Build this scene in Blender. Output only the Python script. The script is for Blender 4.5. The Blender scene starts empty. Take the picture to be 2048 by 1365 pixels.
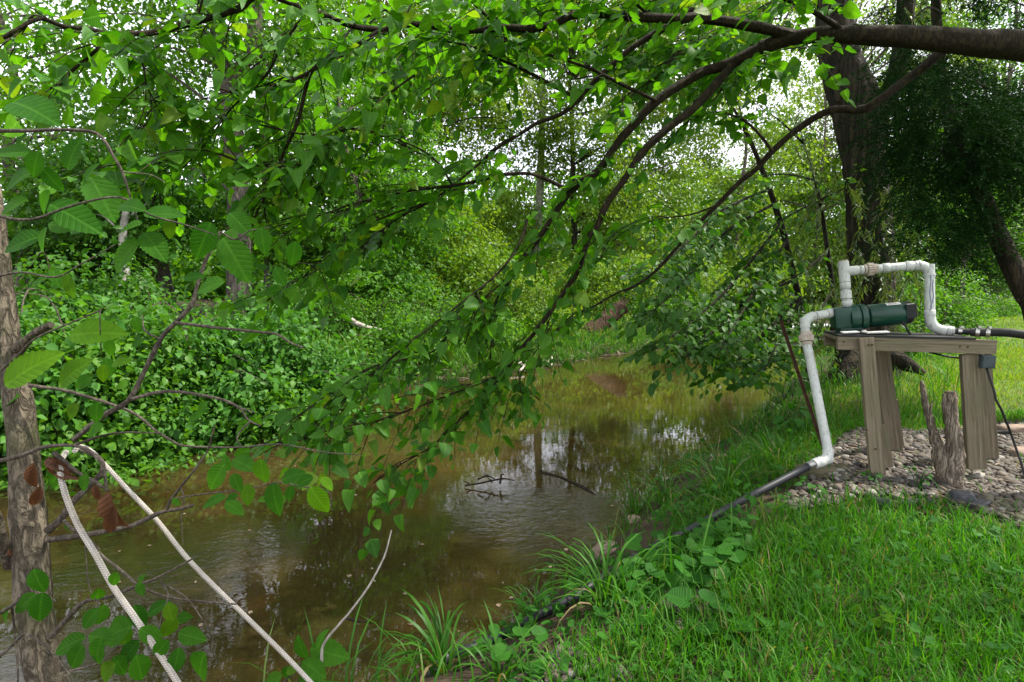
import bpy, bmesh, math, random
import numpy as np
from mathutils import Vector

SC = bpy.context.scene
COL = SC.collection
R = math.radians
rng = np.random.default_rng(11)
random.seed(5)

# ------------------------------------------------------------------ camera, sky, sun, exposure
FPX, CX, CY = 1100.0, 1024.0, 682.5           # focal length and centre in photograph pixels
CAMZ, PITCH = 1.1, R(5.8)
cam = bpy.data.cameras.new("camera")
cam.sensor_width = 36.0
cam.lens = 36.0 * FPX / 2048.0
cam.clip_start, cam.clip_end = 0.05, 600.0
camo = bpy.data.objects.new("camera", cam)
COL.objects.link(camo)
camo.location = (0, 0, CAMZ)
camo.rotation_euler = (R(90) - PITCH, 0, 0)
SC.camera = camo

SUN_EL, SUN_AZ = R(56), R(80)                 # azimuth from +Y towards +X
world = bpy.data.worlds.new("World")
SC.world = world
world.use_nodes = True
wn, wl = world.node_tree.nodes, world.node_tree.links
wn.clear()
wo = wn.new("ShaderNodeOutputWorld")
bg = wn.new("ShaderNodeBackground")
sky = wn.new("ShaderNodeTexSky")
sky.sky_type = 'NISHITA'
sky.sun_disc = False
sky.sun_elevation, sky.sun_rotation = SUN_EL, SUN_AZ
sky.air_density, sky.dust_density = 1.0, 3.0
bg.inputs['Strength'].default_value = 0.13
cl = wn.new("ShaderNodeTexNoise")              # thin bright cloud over most of the sky
cl.inputs['Scale'].default_value = 2.2
cl.inputs['Detail'].default_value = 5
clr = wn.new("ShaderNodeMapRange")
clr.inputs['From Min'].default_value, clr.inputs['From Max'].default_value = 0.3, 0.55
clr.inputs['To Min'].default_value, clr.inputs['To Max'].default_value = 0.55, 0.95
cm = wn.new("ShaderNodeMix"); cm.data_type = 'RGBA'
cm.inputs['B'].default_value = (8.0, 8.1, 8.7, 1)
wtc = wn.new("ShaderNodeTexCoord")
wl.new(wtc.outputs['Generated'], cl.inputs['Vector'])
wl.new(cl.outputs['Fac'], clr.inputs['Value'])
wl.new(clr.outputs['Result'], cm.inputs['Factor'])
wl.new(sky.outputs[0], cm.inputs['A'])
wl.new(cm.outputs['Result'], bg.inputs['Color'])
wl.new(bg.outputs[0], wo.inputs[0])

sun = bpy.data.lights.new("sun", 'SUN')
sun.energy = 4.8
sun.angle = R(1.5)
sun.color = (1.0, 0.95, 0.84)
suno = bpy.data.objects.new("sun", sun)
COL.objects.link(suno)
SD = Vector((math.sin(SUN_AZ) * math.cos(SUN_EL), math.cos(SUN_AZ) * math.cos(SUN_EL), math.sin(SUN_EL)))
suno.rotation_euler = (-SD).to_track_quat('-Z', 'Y').to_euler()
suno.location = (10, 10, 30)

SC.view_settings.view_transform = 'Standard'
SC.view_settings.look = 'None'
SC.view_settings.exposure = 1.12
SC.view_settings.gamma = 1.0
SC.render.engine = 'CYCLES'
SC.cycles.max_bounces = 7
SC.cycles.diffuse_bounces = 3
SC.cycles.glossy_bounces = 3
SC.cycles.transmission_bounces = 4
SC.cycles.transparent_max_bounces = 6
SC.cycles.caustics_reflective = False
SC.cycles.caustics_refractive = False
SC.cycles.sample_clamp_indirect = 6.0

# ------------------------------------------------------------------ pixel <-> place
cp, sp = math.cos(PITCH), math.sin(PITCH)


def P(px, py, d):
    a, b = (px - CX) / FPX, (CY - py) / FPX
    return np.array((d * a, d * (cp + b * sp), CAMZ + d * (b * cp - sp)))


def G(px, py, z=0.0):
    b = (CY - py) / FPX
    t = (z - CAMZ) / (b * cp - sp)
    return P(px, py, t)


def proj(x, y, z):
    dz = z - CAMZ
    d = y * cp - dz * sp
    u = y * sp + dz * cp
    d = np.where(d < 0.05, 0.05, d)
    return CX + FPX * x / d, CY - FPX * u / d, d


# ------------------------------------------------------------------ terrain
WATER = -0.5
NEAR = np.array([(-60, -14), (-12, -3), (-3, .35), (-1.5, 1.4), (-.35, 2.08), (.1, 2.55), (.52, 3.13), (1.1, 4.1), (2.5, 5.85),
                 (4.4, 8.6), (6.3, 11.3), (9.6, 15.0), (14, 18.6), (25, 24), (60, 32), (160, 50)], float)
FAR = np.array([(-60, -8), (-9, 1.2), (-4.5, 4.3), (-3.3, 5.5), (-2.75, 6.2), (-2.3, 7.7), (-1.4, 8.8), (.05, 10.1), (2, 12.4),
                (5.06, 14.9), (11, 21), (16, 25.5), (26, 32), (60, 43), (160, 66)], float)


def signed(poly, x, y):
    """distance to the polyline, positive on its right-hand side"""
    best = np.full(x.shape, 1e9)
    sgn = np.ones(x.shape)
    for (x0, y0), (x1, y1) in zip(poly[:-1], poly[1:]):
        ex, ey = x1 - x0, y1 - y0
        L2 = ex * ex + ey * ey
        t = np.clip(((x - x0) * ex + (y - y0) * ey) / L2, 0, 1)
        qx, qy = x - (x0 + t * ex), y - (y0 + t * ey)
        d = qx * qx + qy * qy
        c = ex * (y - y0) - ey * (x - x0)
        m = d < best
        best = np.where(m, d, best)
        sgn = np.where(m, np.where(c < 0, 1.0, -1.0), sgn)
    return np.sqrt(best) * sgn


def wob(x, y):
    return (np.sin(x * 2.1 + 1.3 * np.sin(y * 1.7)) * np.cos(y * 2.6 + np.sin(x * 1.1)) * .5
            + np.sin(x * 5.3 + y * 3.1 + 2 * np.sin(y * 2.2)) * .25 + np.sin(x * 11.0 - y * 9.0 + np.sin(x * 6)) * .12)


def ground_z(x, y):
    x, y = np.asarray(x, float), np.asarray(y, float)
    w = wob(x, y)
    sn = signed(NEAR, x, y) + .07 * w
    sf = -signed(FAR, x, y) + .09 * w
    zn = np.interp(sn, [0, .12, .35, .75, 1.25, 4, 20, 60], [-.5, -.37, -.24, -.09, 0, .02, .06, .3])
    zf = np.interp(sf, [0, .15, .5, 1.2, 3, 10, 40], [-.5, -.36, -.2, .0, .15, .4, 1.6])
    dep = np.minimum(-sn, -sf)
    zb = -.5 - np.interp(dep, [0, .3, 1.2, 3], [0, .08, .2, .3]) + .03 * w
    z = np.where(sn > 0, zn, np.where(sf > 0, zf, zb))
    return z + .018 * w * np.where((sn > 0) | (sf > 0), 1, 0)


def gz(x, y):
    return float(ground_z(np.array([x]), np.array([y]))[0])


def GP(px, py, lift=0.0):
    """the place on the terrain seen at a pixel"""
    z = -.2
    for _ in range(25):
        p = G(px, py, z)
        z = .5 * z + .5 * (gz(p[0], p[1]) + lift)
    return G(px, py, z)


# ------------------------------------------------------------------ materials
MATS = {}


class NT:
    def __init__(s, name):
        s.m = bpy.data.materials.new(name)
        s.m.use_nodes = True
        s.n, s.l = s.m.node_tree.nodes, s.m.node_tree.links
        s.n.clear()
        s.out = s.n.new("ShaderNodeOutputMaterial")
        MATS[name] = s.m

    def new(s, t, **kw):
        o = s.n.new(t)
        for k, v in kw.items():
            if k in o.inputs and not hasattr(type(o), k):
                o.inputs[k].default_value = v
            else:
                setattr(o, k, v)
        return o

    def set(s, o, **kw):
        for k, v in kw.items():
            o.inputs[k.replace('_', ' ')].default_value = v
        return o

    def math(s, op, a, b=None, c=None, clamp=False):
        o = s.n.new("ShaderNodeMath"); o.operation = op; o.use_clamp = clamp
        for i, v in enumerate((a, b, c)):
            if v is None: continue
            if isinstance(v, (int, float)): o.inputs[i].default_value = v
            else: s.l.new(v, o.inputs[i])
        return o.outputs[0]

    def mix(s, f, a, b, blend='MIX'):
        o = s.n.new("ShaderNodeMix"); o.data_type = 'RGBA'; o.blend_type = blend
        for k, v in (('Factor', f), ('A', a), ('B', b)):
            i = o.inputs[k] if k == 'Factor' else [q for q in o.inputs if q.name == k and q.type == 'RGBA'][0]
            if isinstance(v, (int, float)): i.default_value = v
            elif isinstance(v, tuple): i.default_value = (v + (1,))[:4]
            else: s.l.new(v, i)
        return [q for q in o.outputs if q.type == 'RGBA'][0]

    def noise(s, vec, scale, detail=4, rough=.55, dist=0):
        o = s.n.new("ShaderNodeTexNoise")
        o.inputs['Scale'].default_value = scale
        o.inputs['Detail'].default_value = detail
        o.inputs['Roughness'].default_value = rough
        o.inputs['Distortion'].default_value = dist
        if vec is not None: s.l.new(vec, o.inputs['Vector'])
        return o.outputs['Fac']

    def mapping(s, vec, scale=(1, 1, 1), rot=(0, 0, 0)):
        o = s.n.new("ShaderNodeMapping")
        o.inputs['Scale'].default_value = scale
        o.inputs['Rotation'].default_value = rot
        s.l.new(vec, o.inputs['Vector'])
        return o.outputs[0]

    def rng(s, v, a, b, c=0, d=1):
        o = s.n.new("ShaderNodeMapRange")
        for k, q in (('From Min', a), ('From Max', b), ('To Min', c), ('To Max', d)):
            o.inputs[k].default_value = q
        s.l.new(v, o.inputs['Value'])
        return o.outputs['Result']

    def coord(s, which='Object'):
        return s.n.new("ShaderNodeTexCoord").outputs[which]

    def attr(s, name):
        o = s.n.new("ShaderNodeAttribute"); o.attribute_name = name
        return o.outputs['Fac']

    def bump(s, h, strength=.5, dist=.01):
        o = s.n.new("ShaderNodeBump")
        o.inputs['Strength'].default_value = strength
        o.inputs['Distance'].default_value = dist
        s.l.new(h, o.inputs['Height'])
        return o.outputs[0]

    def bsdf(s, color, rough=.6, spec=.4, normal=None, metal=0.0, coat=0):
        o = s.n.new("ShaderNodeBsdfPrincipled")
        for k, v in (('Base Color', color), ('Roughness', rough), ('Specular IOR Level', spec), ('Metallic', metal)):
            if isinstance(v, (int, float)): o.inputs[k].default_value = v
            elif isinstance(v, tuple): o.inputs[k].default_value = (v + (1,))[:4]
            else: s.l.new(v, o.inputs[k])
        if normal is not None: s.l.new(normal, o.inputs['Normal'])
        return o

    def done(s, shader):
        s.l.new(shader.outputs[0] if hasattr(shader, 'outputs') else shader, s.out.inputs[0])
        return s.m


def leaf_mat(name, c0, c1, trans=.42, tint=(1.5, 1.25, .5), rough=.42, spec=.45, veins=False, odd=None):
    t = NT(name)
    r = t.attr('rnd')
    col = t.mix(r, c0, c1)
    if odd:                                                      # a few yellowing leaves
        col = t.mix(t.rng(r, .93, .97), col, odd)
    nor = None
    if veins:
        uv = t.n.new("ShaderNodeUVMap").outputs[0]
        sx = t.n.new("ShaderNodeSeparateXYZ"); t.l.new(uv, sx.inputs[0])
        a = t.math('ABSOLUTE', t.math('SUBTRACT', sx.outputs[0], .5))
        mid = t.rng(a, .012, .045, 1, 0)
        ph = t.math('SUBTRACT', t.math('MULTIPLY', sx.outputs[1], 9.0), t.math('MULTIPLY', a, 6.0))
        tri = t.math('ABSOLUTE', t.math('SUBTRACT', t.math('FRACT', ph), .5))
        side = t.rng(tri, .03, .16, 1, 0)
        ve = t.math('MAXIMUM', mid, t.math('MULTIPLY', side, .6))
        col = t.mix(t.math('MULTIPLY', ve, .22), col, tuple(min(1, q * 1.9 + .015) for q in c1))
        n = t.noise(t.coord('Object'), 60, 3)
        col = t.mix(t.rng(n, .35, .75, 0, .35), col, tuple(q * .6 for q in c0))
        nor = t.bump(t.math('SUBTRACT', t.math('MULTIPLY', tri, 1.0), ve), .55, .0015)
    b = t.bsdf(col, rough, spec, nor)
    tr = t.n.new("ShaderNodeBsdfTranslucent")
    tc = t.mix(1.0, col, tint, 'MULTIPLY')
    t.l.new(tc, tr.inputs['Color'])
    mx = t.n.new("ShaderNodeMixShader")
    mx.inputs[0].default_value = trans
    t.l.new(b.outputs[0], mx.inputs[1]); t.l.new(tr.outputs[0], mx.inputs[2])
    return t.done(mx)


def bark_mat(name, c0, c1, scale=9.0, stretch=.18, bump=.9, dist=.02, moss=None):
    t = NT(name)
    v = t.mapping(t.coord('Object'), (1, 1, stretch))
    n1 = t.noise(v, scale * 2.2, 6, .65, .6)
    rn = t.noise(v, scale * 1.5, 4, .6, .5)
    ridge = t.rng(t.math('ABSOLUTE', t.math('SUBTRACT', rn, .5)), 0, .13)
    h = t.math('ADD', t.math('MULTIPLY', ridge, .6), t.math('MULTIPLY', n1, .8))
    col = t.mix(t.rng(h, .35, 1.15), c0, c1)
    if moss:
        col = t.mix(t.rng(t.noise(t.coord('Object'), 6, 4), .5, .68, 0, .75), col, moss)
    return t.done(t.bsdf(col, .9, .2, t.bump(h, bump, dist)))


def plain_mat(name, c0, c1, scale=20, rough=.6, spec=.4, bump=.2, dist=.004, metal=0, stretch=(1, 1, 1), detail=5):
    t = NT(name)
    n = t.noise(t.mapping(t.coord('Object'), stretch), scale, detail, .6)
    col = t.mix(t.rng(n, .3, .7), c0, c1)
    return t.done(t.bsdf(col, rough, spec, t.bump(n, bump, dist), metal))


leaf_mat('leaf_overhead', (.03, .13, .007), (.1, .27, .016), .54, (1.35, 1.35, .3), .45, .25, True, (.16, .26, .02))
leaf_mat('leaf_elm', (.028, .12, .008), (.065, .2, .014), .55, (1.25, 1.35, .25), .55, .1, True, (.09, .19, .01))
leaf_mat('leaf_yellow_backlit', (.09, .24, .006), (.12, .28, .008), .55, (1.35, 1.25, .2), .55, .12, True)  # yellowish weed leaf; on the elm, the sun's backlight put into the colour
leaf_mat('leaf_mid', (.03, .12, .008), (.1, .24, .02), .5, (1.4, 1.3, .3), .5, .25)
leaf_mat('leaf_deep', (.02, .09, .007), (.06, .17, .015), .45, (1.4, 1.3, .3), .5, .25)
leaf_mat('leaf_sun_tint', (.065, .17, .012), (.18, .3, .03), .5, (1.4, 1.2, .4), .5, .3)  # leaf green lifted towards yellow, sunlight put into the colour
leaf_mat('leaf_shrub', (.024, .105, .012), (.09, .24, .03), .45, (1.3, 1.3, .4), .52, .26)
leaf_mat('leaf_willow', (.03, .075, .016), (.07, .12, .025), .4, (1.5, 1.2, .5), .42, .4)
leaf_mat('needle', (.005, .022, .004), (.014, .048, .008), .2, (1.3, 1.2, .5), .7, .06)
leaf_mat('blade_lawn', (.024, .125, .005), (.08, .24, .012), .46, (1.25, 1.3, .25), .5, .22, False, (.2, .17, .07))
leaf_mat('blade_sun_tint', (.09, .2, .01), (.2, .32, .025), .48, (1.35, 1.2, .3), .5, .25, False, (.25, .2, .09))  # sunlit copy of the lawn blade, sunshine put into its colour
leaf_mat('blade_bank', (.024, .11, .007), (.065, .19, .015), .45, (1.3, 1.3, .3), .48, .25, False, (.25, .2, .1))
leaf_mat('blade_far', (.045, .15, .01), (.12, .25, .02), .45, (1.35, 1.25, .4), .48, .25, False, (.22, .2, .08))
leaf_mat('leaf_cover', (.016, .09, .006), (.042, .16, .012), .42, (1.25, 1.3, .25), .55, .18, True)
leaf_mat('leaf_dead', (.085, .036, .017), (.15, .065, .03), .25, (1.3, 1, .7), .6, .3, True)
bark_mat('bark_elm', (.045, .037, .026), (.22, .18, .13), 34, .3, 1.0, .008, (.07, .075, .03))
bark_mat('bark_willow', (.007, .006, .003), (.042, .034, .019), 7, .14, 1.0, .04)
bark_mat('bark_limb', (.009, .0065, .003), (.036, .027, .013), 22, .5, .7, .006)
bark_mat('bark_twig', (.035, .028, .022), (.14, .115, .09), 60, .6, .5, .002)
bark_mat('bark_bleached', (.22, .19, .16), (.42, .38, .33), 40, .4, .6, .004)
bark_mat('bark_grey', (.05, .042, .034), (.17, .145, .115), 8, .16, .9, .02)
bark_mat('bark_pale', (.2, .18, .15), (.5, .47, .42), 5, .5, .5, .01)
bark_mat('bark_ever', (.009, .007, .004), (.05, .038, .022), 12, .14, 1.0, .02)
bark_mat('driftwood', (.06, .045, .032), (.38, .31, .24), 30, .1, 1.0, .014)
bark_mat('log', (.02, .013, .008), (.1, .06, .035), 9, .15, .9, .02)

# weathered lumber, grain along local z
t = NT('lumber')
oc = t.coord('Object')
g = t.noise(t.mapping(oc, (55, 55, 2.2)), 1.6, 6, .65, .5)
g2 = t.noise(oc, 3, 4)
c = t.mix(t.rng(g, .3, .72), (.09, .068, .045), (.27, .22, .155))
c = t.mix(t.rng(g2, .42, .66, 0, .55), c, (.1, .11, .06))
t.done(t.bsdf(c, .85, .2, t.bump(g, .5, .004)))
t = NT('lumber_beam')                                            # grain along local x
oc = t.coord('Object')
g = t.noise(t.mapping(oc, (2.2, 55, 55)), 1.6, 6, .65, .5)
g2 = t.noise(oc, 4, 4)
c = t.mix(t.rng(g, .3, .72), (.07, .055, .036), (.2, .165, .11))
c = t.mix(t.rng(g2, .45, .66, 0, .6), c, (.08, .095, .05))
t.done(t.bsdf(c, .85, .2, t.bump(g, .5, .004)))
# white plastic pipe, grimy
t = NT('pvc')
oc = t.coord('Object')
n = t.noise(oc, 9, 6, .65)
n2 = t.noise(t.mapping(oc, (60, 60, 14)), 1.5, 5, .7)
c = t.mix(t.rng(n, .4, .72, 0, .7), (.5, .52, .49), (.3, .31, .28))
c = t.mix(t.rng(n2, .54, .7, 0, .75), c, (.13, .12, .1))
t.done(t.bsdf(c, .42, .4, t.bump(n2, .12, .002)))
plain_mat('pvc_worn', (.3, .24, .19), (.5, .43, .36), 30, .6, .3, .5, .004)
plain_mat('primer_stain', (.05, .07, .17), (.12, .14, .26), 40, .5)
plain_mat('pipe_joint', (.05, .045, .04), (.12, .1, .09), 60, .7)
plain_mat('black_poly', (.01, .011, .014), (.025, .027, .032), 14, .5, .3, .15, .002)
plain_mat('black_rubber', (.01, .01, .01), (.022, .022, .022), 30, .6, .3)
plain_mat('steel', (.35, .34, .32), (.6, .58, .55), 40, .35, .5, .2, .002, 1.0)
plain_mat('pump_green', (.0014, .027, .016), (.005, .05, .03), 7, .42, .45, .15, .003)
plain_mat('pump_dark', (.012, .009, .007), (.06, .038, .025), 20, .7, .3, .4, .004)
plain_mat('sticker', (.55, .54, .5), (.72, .7, .66), 60, .6, .3)
plain_mat('sticker_print', (.06, .05, .05), (.2, .15, .12), 260, .6, .3)
plain_mat('white_strip', (.5, .49, .45), (.7, .69, .65), 25, .6, .3)
plain_mat('rust', (.03, .014, .009), (.1, .05, .032), 40, .85, .2, .6, .003)
plain_mat('slate_box', (.03, .045, .05), (.06, .075, .08), 20, .6, .3)
plain_mat('rock_dark', (.012, .013, .016), (.06, .062, .07), 14, .55, .5, .8, .02)
plain_mat('rock_mossy', (.045, .05, .02), (.16, .13, .09), 9, .9, .2, .8, .02)
plain_mat('rock_tan', (.14, .1, .075), (.3, .23, .18), 12, .9, .2, .7, .012)
plain_mat('dock_paint', (.4, .4, .38), (.62, .62, .6), 6, .7, .3)
plain_mat('chip', (.1, .075, .05), (.34, .26, .18), 30, .9, .2)

t = NT('rope')
uv = t.n.new("ShaderNodeUVMap").outputs[0]
sx = t.n.new("ShaderNodeSeparateXYZ"); t.l.new(uv, sx.inputs[0])
v1 = t.math('MULTIPLY', sx.outputs[1], 210.0)
u1 = t.math('MULTIPLY', sx.outputs[0], 3.0)
s1 = t.math('ABSOLUTE', t.math('SUBTRACT', t.math('FRACT', t.math('ADD', v1, u1)), .5))
s2 = t.math('ABSOLUTE', t.math('SUBTRACT', t.math('FRACT', t.math('SUBTRACT', v1, u1)), .5))
h = t.math('MINIMUM', t.rng(s1, 0, .3), t.rng(s2, 0, .3))
n = t.noise(t.coord('Object'), 26, 4)
c = t.mix(h, (.38, .34, .29), (.66, .62, .56))
c = t.mix(t.rng(n, .4, .7, 0, .5), c, (.4, .33, .27))
t.done(t.bsdf(c, .9, .15, t.bump(h, .8, .0025)))

t = NT('pebble')
r = t.attr('rnd')
cr = t.n.new("ShaderNodeValToRGB")
cr.color_ramp.interpolation = 'CONSTANT'
els = cr.color_ramp.elements
pal = [(0, (.2, .17, .14)), (.14, (.3, .25, .21)), (.3, (.15, .14, .14)), (.44, (.23, .18, .145)), (.56, (.38, .34, .3)),
       (.66, (.09, .085, .085)), (.76, (.24, .2, .16)), (.84, (.2, .15, .115)), (.93, (.8, .76, .7))]
els[0].position, els[0].color = 0, pal[0][1] + (1,)
els[1].position, els[1].color = .14, pal[1][1] + (1,)
for p_, c_ in pal[2:]:
    e = els.new(p_); e.color = c_ + (1,)
t.l.new(r, cr.inputs[0])
n = t.noise(t.coord('Object'), 45, 5, .6)
c = t.mix(t.rng(n, .35, .7, 0, .5), t.mix(1.0, cr.outputs[0], (.34, .33, .32), 'MULTIPLY'), (.07, .06, .045))
c = t.mix(t.rng(t.noise(t.coord('Object'), 2.2, 3), .58, .7, 0, .6), c, (.07, .08, .03))
t.done(t.bsdf(c, .75, .3, t.bump(n, .3, .004)))

# ground: dark soil, lawn thatch where grass is kept, sand in the creek bed
t = NT('ground')
oc = t.coord('Object')
n = t.noise(oc, 3.0, 7, .65)
nf = t.noise(oc, 38, 5, .7)
soil = t.mix(t.rng(n, .3, .7), (.022, .016, .01), (.075, .054, .034))
soil = t.mix(t.rng(nf, .45, .8, 0, .5), soil, (.11, .085, .055))
lawn = t.mix(t.rng(nf, .25, .75), (.024, .05, .008), (.065, .12, .016))
lawn = t.mix(t.rng(t.noise(oc, .7, 5), .4, .7, 0, .5), lawn, (.14, .17, .035))
c = t.mix(t.attr('lawn'), soil, lawn)
sep = t.n.new("ShaderNodeSeparateXYZ"); t.l.new(oc, sep.inputs[0])
bed1 = t.noise(t.mapping(oc, (1, 1, 1), (0, 0, R(-40))), 1.1, 6, .6, .8)
bed2 = t.noise(t.mapping(oc, (1.0, 5.0, 1), (0, 0, R(20))), 2.6, 6, .65, 1.0)
bed = t.mix(t.rng(bed1, .35, .65), (.05, .038, .017), (.2, .13, .058))
bed = t.mix(t.rng(bed2, .5, .66, 0, .75), bed, (.045, .04, .018))
bed = t.mix(t.rng(nf, .55, .75, 0, .5), bed, (.2, .14, .08))
c = t.mix(t.rng(sep.outputs[2], -.4, -.24, .9, 0), c, t.mix(nf, (.018, .014, .008), (.045, .034, .02)))
c = t.mix(t.rng(sep.outputs[2], -.53, -.49, 1, 0), c, bed)
t.done(t.bsdf(c, .92, .15, t.bump(nf, .6, .02)))

# creek water: clear brown water over the bed, small wind ripples and a few riffles
t = NT('water')
oc = t.coord('Object')
w1 = t.noise(t.mapping(oc, (1, 1.8, 1), (0, 0, R(-25))), 10.5, 2, .5, .8)
w2 = t.noise(t.mapping(oc, (1, 1.5, 1), (0, 0, R(-10))), 5, 2, .5, .2)
w3 = t.noise(t.mapping(oc, (1, 1.6, 1), (0, 0, R(-35))), 42, 3, .5, .5)
calm = t.rng(t.noise(oc, .45, 3, .5), .42, .66, .08, 1)
rif = None
for px, py, rad in ((1090, 1040, .55), (1010, 1000, .3), (430, 1110, .5), (130, 1130, .45), (60, 1330, .4)):
    q = G(px, py, WATER)
    o = t.n.new("ShaderNodeVectorMath"); o.operation = 'DISTANCE'
    t.l.new(oc, o.inputs[0]); o.inputs[1].default_value = (q[0], q[1], 0)
    m = t.rng(o.outputs['Value'], rad * .35, rad * 1.5, 1, 0)
    rif = m if rif is None else t.math('MAXIMUM', rif, m)
amt = t.math('ADD', t.math('MULTIPLY', calm, .1), t.math('MULTIPLY', rif, 1.9))
h = t.math('ADD', t.math('MULTIPLY', t.math('ADD', w1, t.math('MULTIPLY', w3, .16)), amt), t.math('MULTIPLY', w2, .07))
bp = t.bump(h, .3, .02)
gl = t.n.new("ShaderNodeBsdfGlossy"); gl.inputs['Roughness'].default_value = .015
gl.inputs['Color'].default_value = (.95, .95, .95, 1)
t.l.new(bp, gl.inputs['Normal'])
tr = t.n.new("ShaderNodeBsdfTransparent"); tr.inputs['Color'].default_value = (.64, .5, .27, 1)
df = t.n.new("ShaderNodeBsdfDiffuse")
t.l.new(t.mix(t.rng(t.noise(oc, .8, 4), .35, .65), (.034, .028, .01), (.058, .045, .016)), df.inputs['Color'])
mk = t.n.new("ShaderNodeMixShader"); mk.inputs[0].default_value = .5
t.l.new(tr.outputs[0], mk.inputs[1]); t.l.new(df.outputs[0], mk.inputs[2])
fr = t.n.new("ShaderNodeFresnel"); fr.inputs['IOR'].default_value = 1.36
t.l.new(bp, fr.inputs['Normal'])
mx = t.n.new("ShaderNodeMixShader")
t.l.new(t.math('MULTIPLY', fr.outputs[0], t.math('ADD', 1.35, t.math('MULTIPLY', rif, .8)), None, True), mx.inputs[0])  # riffles mirror extra strongly, brightening their sky glints in the shader
t.l.new(mk.outputs[0], mx.inputs[1]); t.l.new(gl.outputs[0], mx.inputs[2])
t.done(mx)
M = MATS


# ------------------------------------------------------------------ mesh helpers
def tag(o, label=None, cat=None, group=None, kind=None):
    if label: o['label'] = label
    if cat: o['category'] = cat
    if group: o['group'] = group
    if kind: o['kind'] = kind
    return o


def thing(name, loc, label, cat, group=None):
    o = bpy.data.objects.new(name, None)
    o.empty_display_size = .1
    COL.objects.link(o)
    o.location = tuple(float(q) for q in loc)
    return tag(o, label, cat, group)


def link(name, me, mat, parent):
    me.materials.append(M[mat])
    o = bpy.data.objects.new(name, me)
    COL.objects.link(o)
    if parent is not None:
        o.parent = parent
    return o


def origin(parent):
    v = np.zeros(3)
    while parent is not None:
        v += np.array(parent.location); parent = parent.parent
    return v


def raw_mesh(name, co, loops, sizes, uv=None, rnd=None, smooth=False):
    me = bpy.data.meshes.new(name)
    co = np.ascontiguousarray(co, np.float32)
    loops = np.ascontiguousarray(loops, np.int32)
    sizes = np.ascontiguousarray(sizes, np.int32)
    me.vertices.add(len(co)); me.vertices.foreach_set('co', co.ravel())
    me.loops.add(len(loops)); me.loops.foreach_set('vertex_index', loops)
    me.polygons.add(len(sizes))
    st = np.zeros(len(sizes), np.int32); st[1:] = np.cumsum(sizes)[:-1]
    me.polygons.foreach_set('loop_start', st)
    if smooth:
        me.polygons.foreach_set('use_smooth', np.ones(len(sizes), bool))
    me.update(calc_edges=True)
    if uv is not None:
        ul = me.uv_layers.new(name='UVMap')
        ul.data.foreach_set('uv', np.ascontiguousarray(uv[loops], np.float32).ravel())
    if rnd is not None:
        a = me.attributes.new('rnd', 'FLOAT', 'POINT')
        a.data.foreach_set('value', np.ascontiguousarray(rnd, np.float32))
    me.validate()
    return me


class MB:
    def __init__(s):
        s.v, s.f, s.uv = [], [], []

    def add(s, v, f, uv=None):
        k = len(s.v)
        s.v += [tuple(q) for q in v]
        s.f += [tuple(i + k for i in q) for q in f]
        s.uv += list(uv) if uv is not None else [(0, 0)] * len(v)
        return s

    def box(s, c, ax, ay, az):
        """box from centre and three half-axis vectors"""
        c, ax, ay, az = map(np.asarray, (c, ax, ay, az))
        v = [c + i * ax + j * ay + k * az for k in (-1, 1) for j in (-1, 1) for i in (-1, 1)]
        return s.add(v, [(0, 2, 3, 1), (4, 5, 7, 6), (0, 1, 5, 4), (2, 6, 7, 3), (0, 4, 6, 2), (1, 3, 7, 5)])

    def tube(s, pts, rad, sides=8, smooth=True, jit=0.0, step=None, cap=True, flat=None):
        pts = np.asarray(pts, float)
        rad = np.full(len(pts), rad) if np.isscalar(rad) else np.asarray(rad, float)
        if smooth and len(pts) > 2:
            pts, rad = catmull(pts, rad, step)
        T = np.gradient(pts, axis=0)
        T /= np.linalg.norm(T, axis=1)[:, None] + 1e-9
        up = np.array((0, 0, 1.0)) if abs(T[0][2]) < .9 else np.array((1.0, 0, 0))
        n = up - T[0] * up.dot(T[0]); n /= np.linalg.norm(n)
        L = 0; v = []; uv = []; f = []
        for i, p in enumerate(pts):
            n = n - T[i] * n.dot(T[i]); n /= np.linalg.norm(n) + 1e-9
            b = np.cross(T[i], n)
            if i: L += np.linalg.norm(p - pts[i - 1])
            for k in range(sides):
                a = 2 * math.pi * k / sides
                r = rad[i] * (1 + (jit * (random.random() - .5) if jit else 0))
                v.append(p + (n * math.cos(a) + b * math.sin(a)) * r); uv.append((k / sides, L))
        for i in range(len(pts) - 1):
            for k in range(sides):
                a, b2 = i * sides + k, i * sides + (k + 1) % sides
                f.append((a, b2, b2 + sides, a + sides))
        if cap:
            f.append(tuple(range(sides))[::-1]); m = (len(pts) - 1) * sides
            f.append(tuple(range(m, m + sides)))
        return s.add(v, f, uv)

    def build(s, name, mat, parent=None, smooth=False, bevel=0):
        o0 = origin(parent)
        me = bpy.data.meshes.new(name)
        me.from_pydata([tuple(np.asarray(q) - o0) for q in s.v], [], s.f)
        ul = me.uv_layers.new(name='UVMap')
        lv = np.zeros(len(me.loops), np.int32); me.loops.foreach_get('vertex_index', lv)
        ul.data.foreach_set('uv', np.asarray(s.uv, np.float32)[lv].ravel())
        if bevel:
            bm = bmesh.new(); bm.from_mesh(me)
            bmesh.ops.bevel(bm, geom=bm.edges[:], offset=bevel, segments=2, affect='EDGES', profile=.6)
            bm.to_mesh(me); bm.free()
        if smooth:
            me.polygons.foreach_set('use_smooth', np.ones(len(me.polygons), bool))
            try: me.set_sharp_from_angle(angle=R(50))
            except Exception: pass
        me.update()
        return link(name, me, mat, parent)


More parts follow.
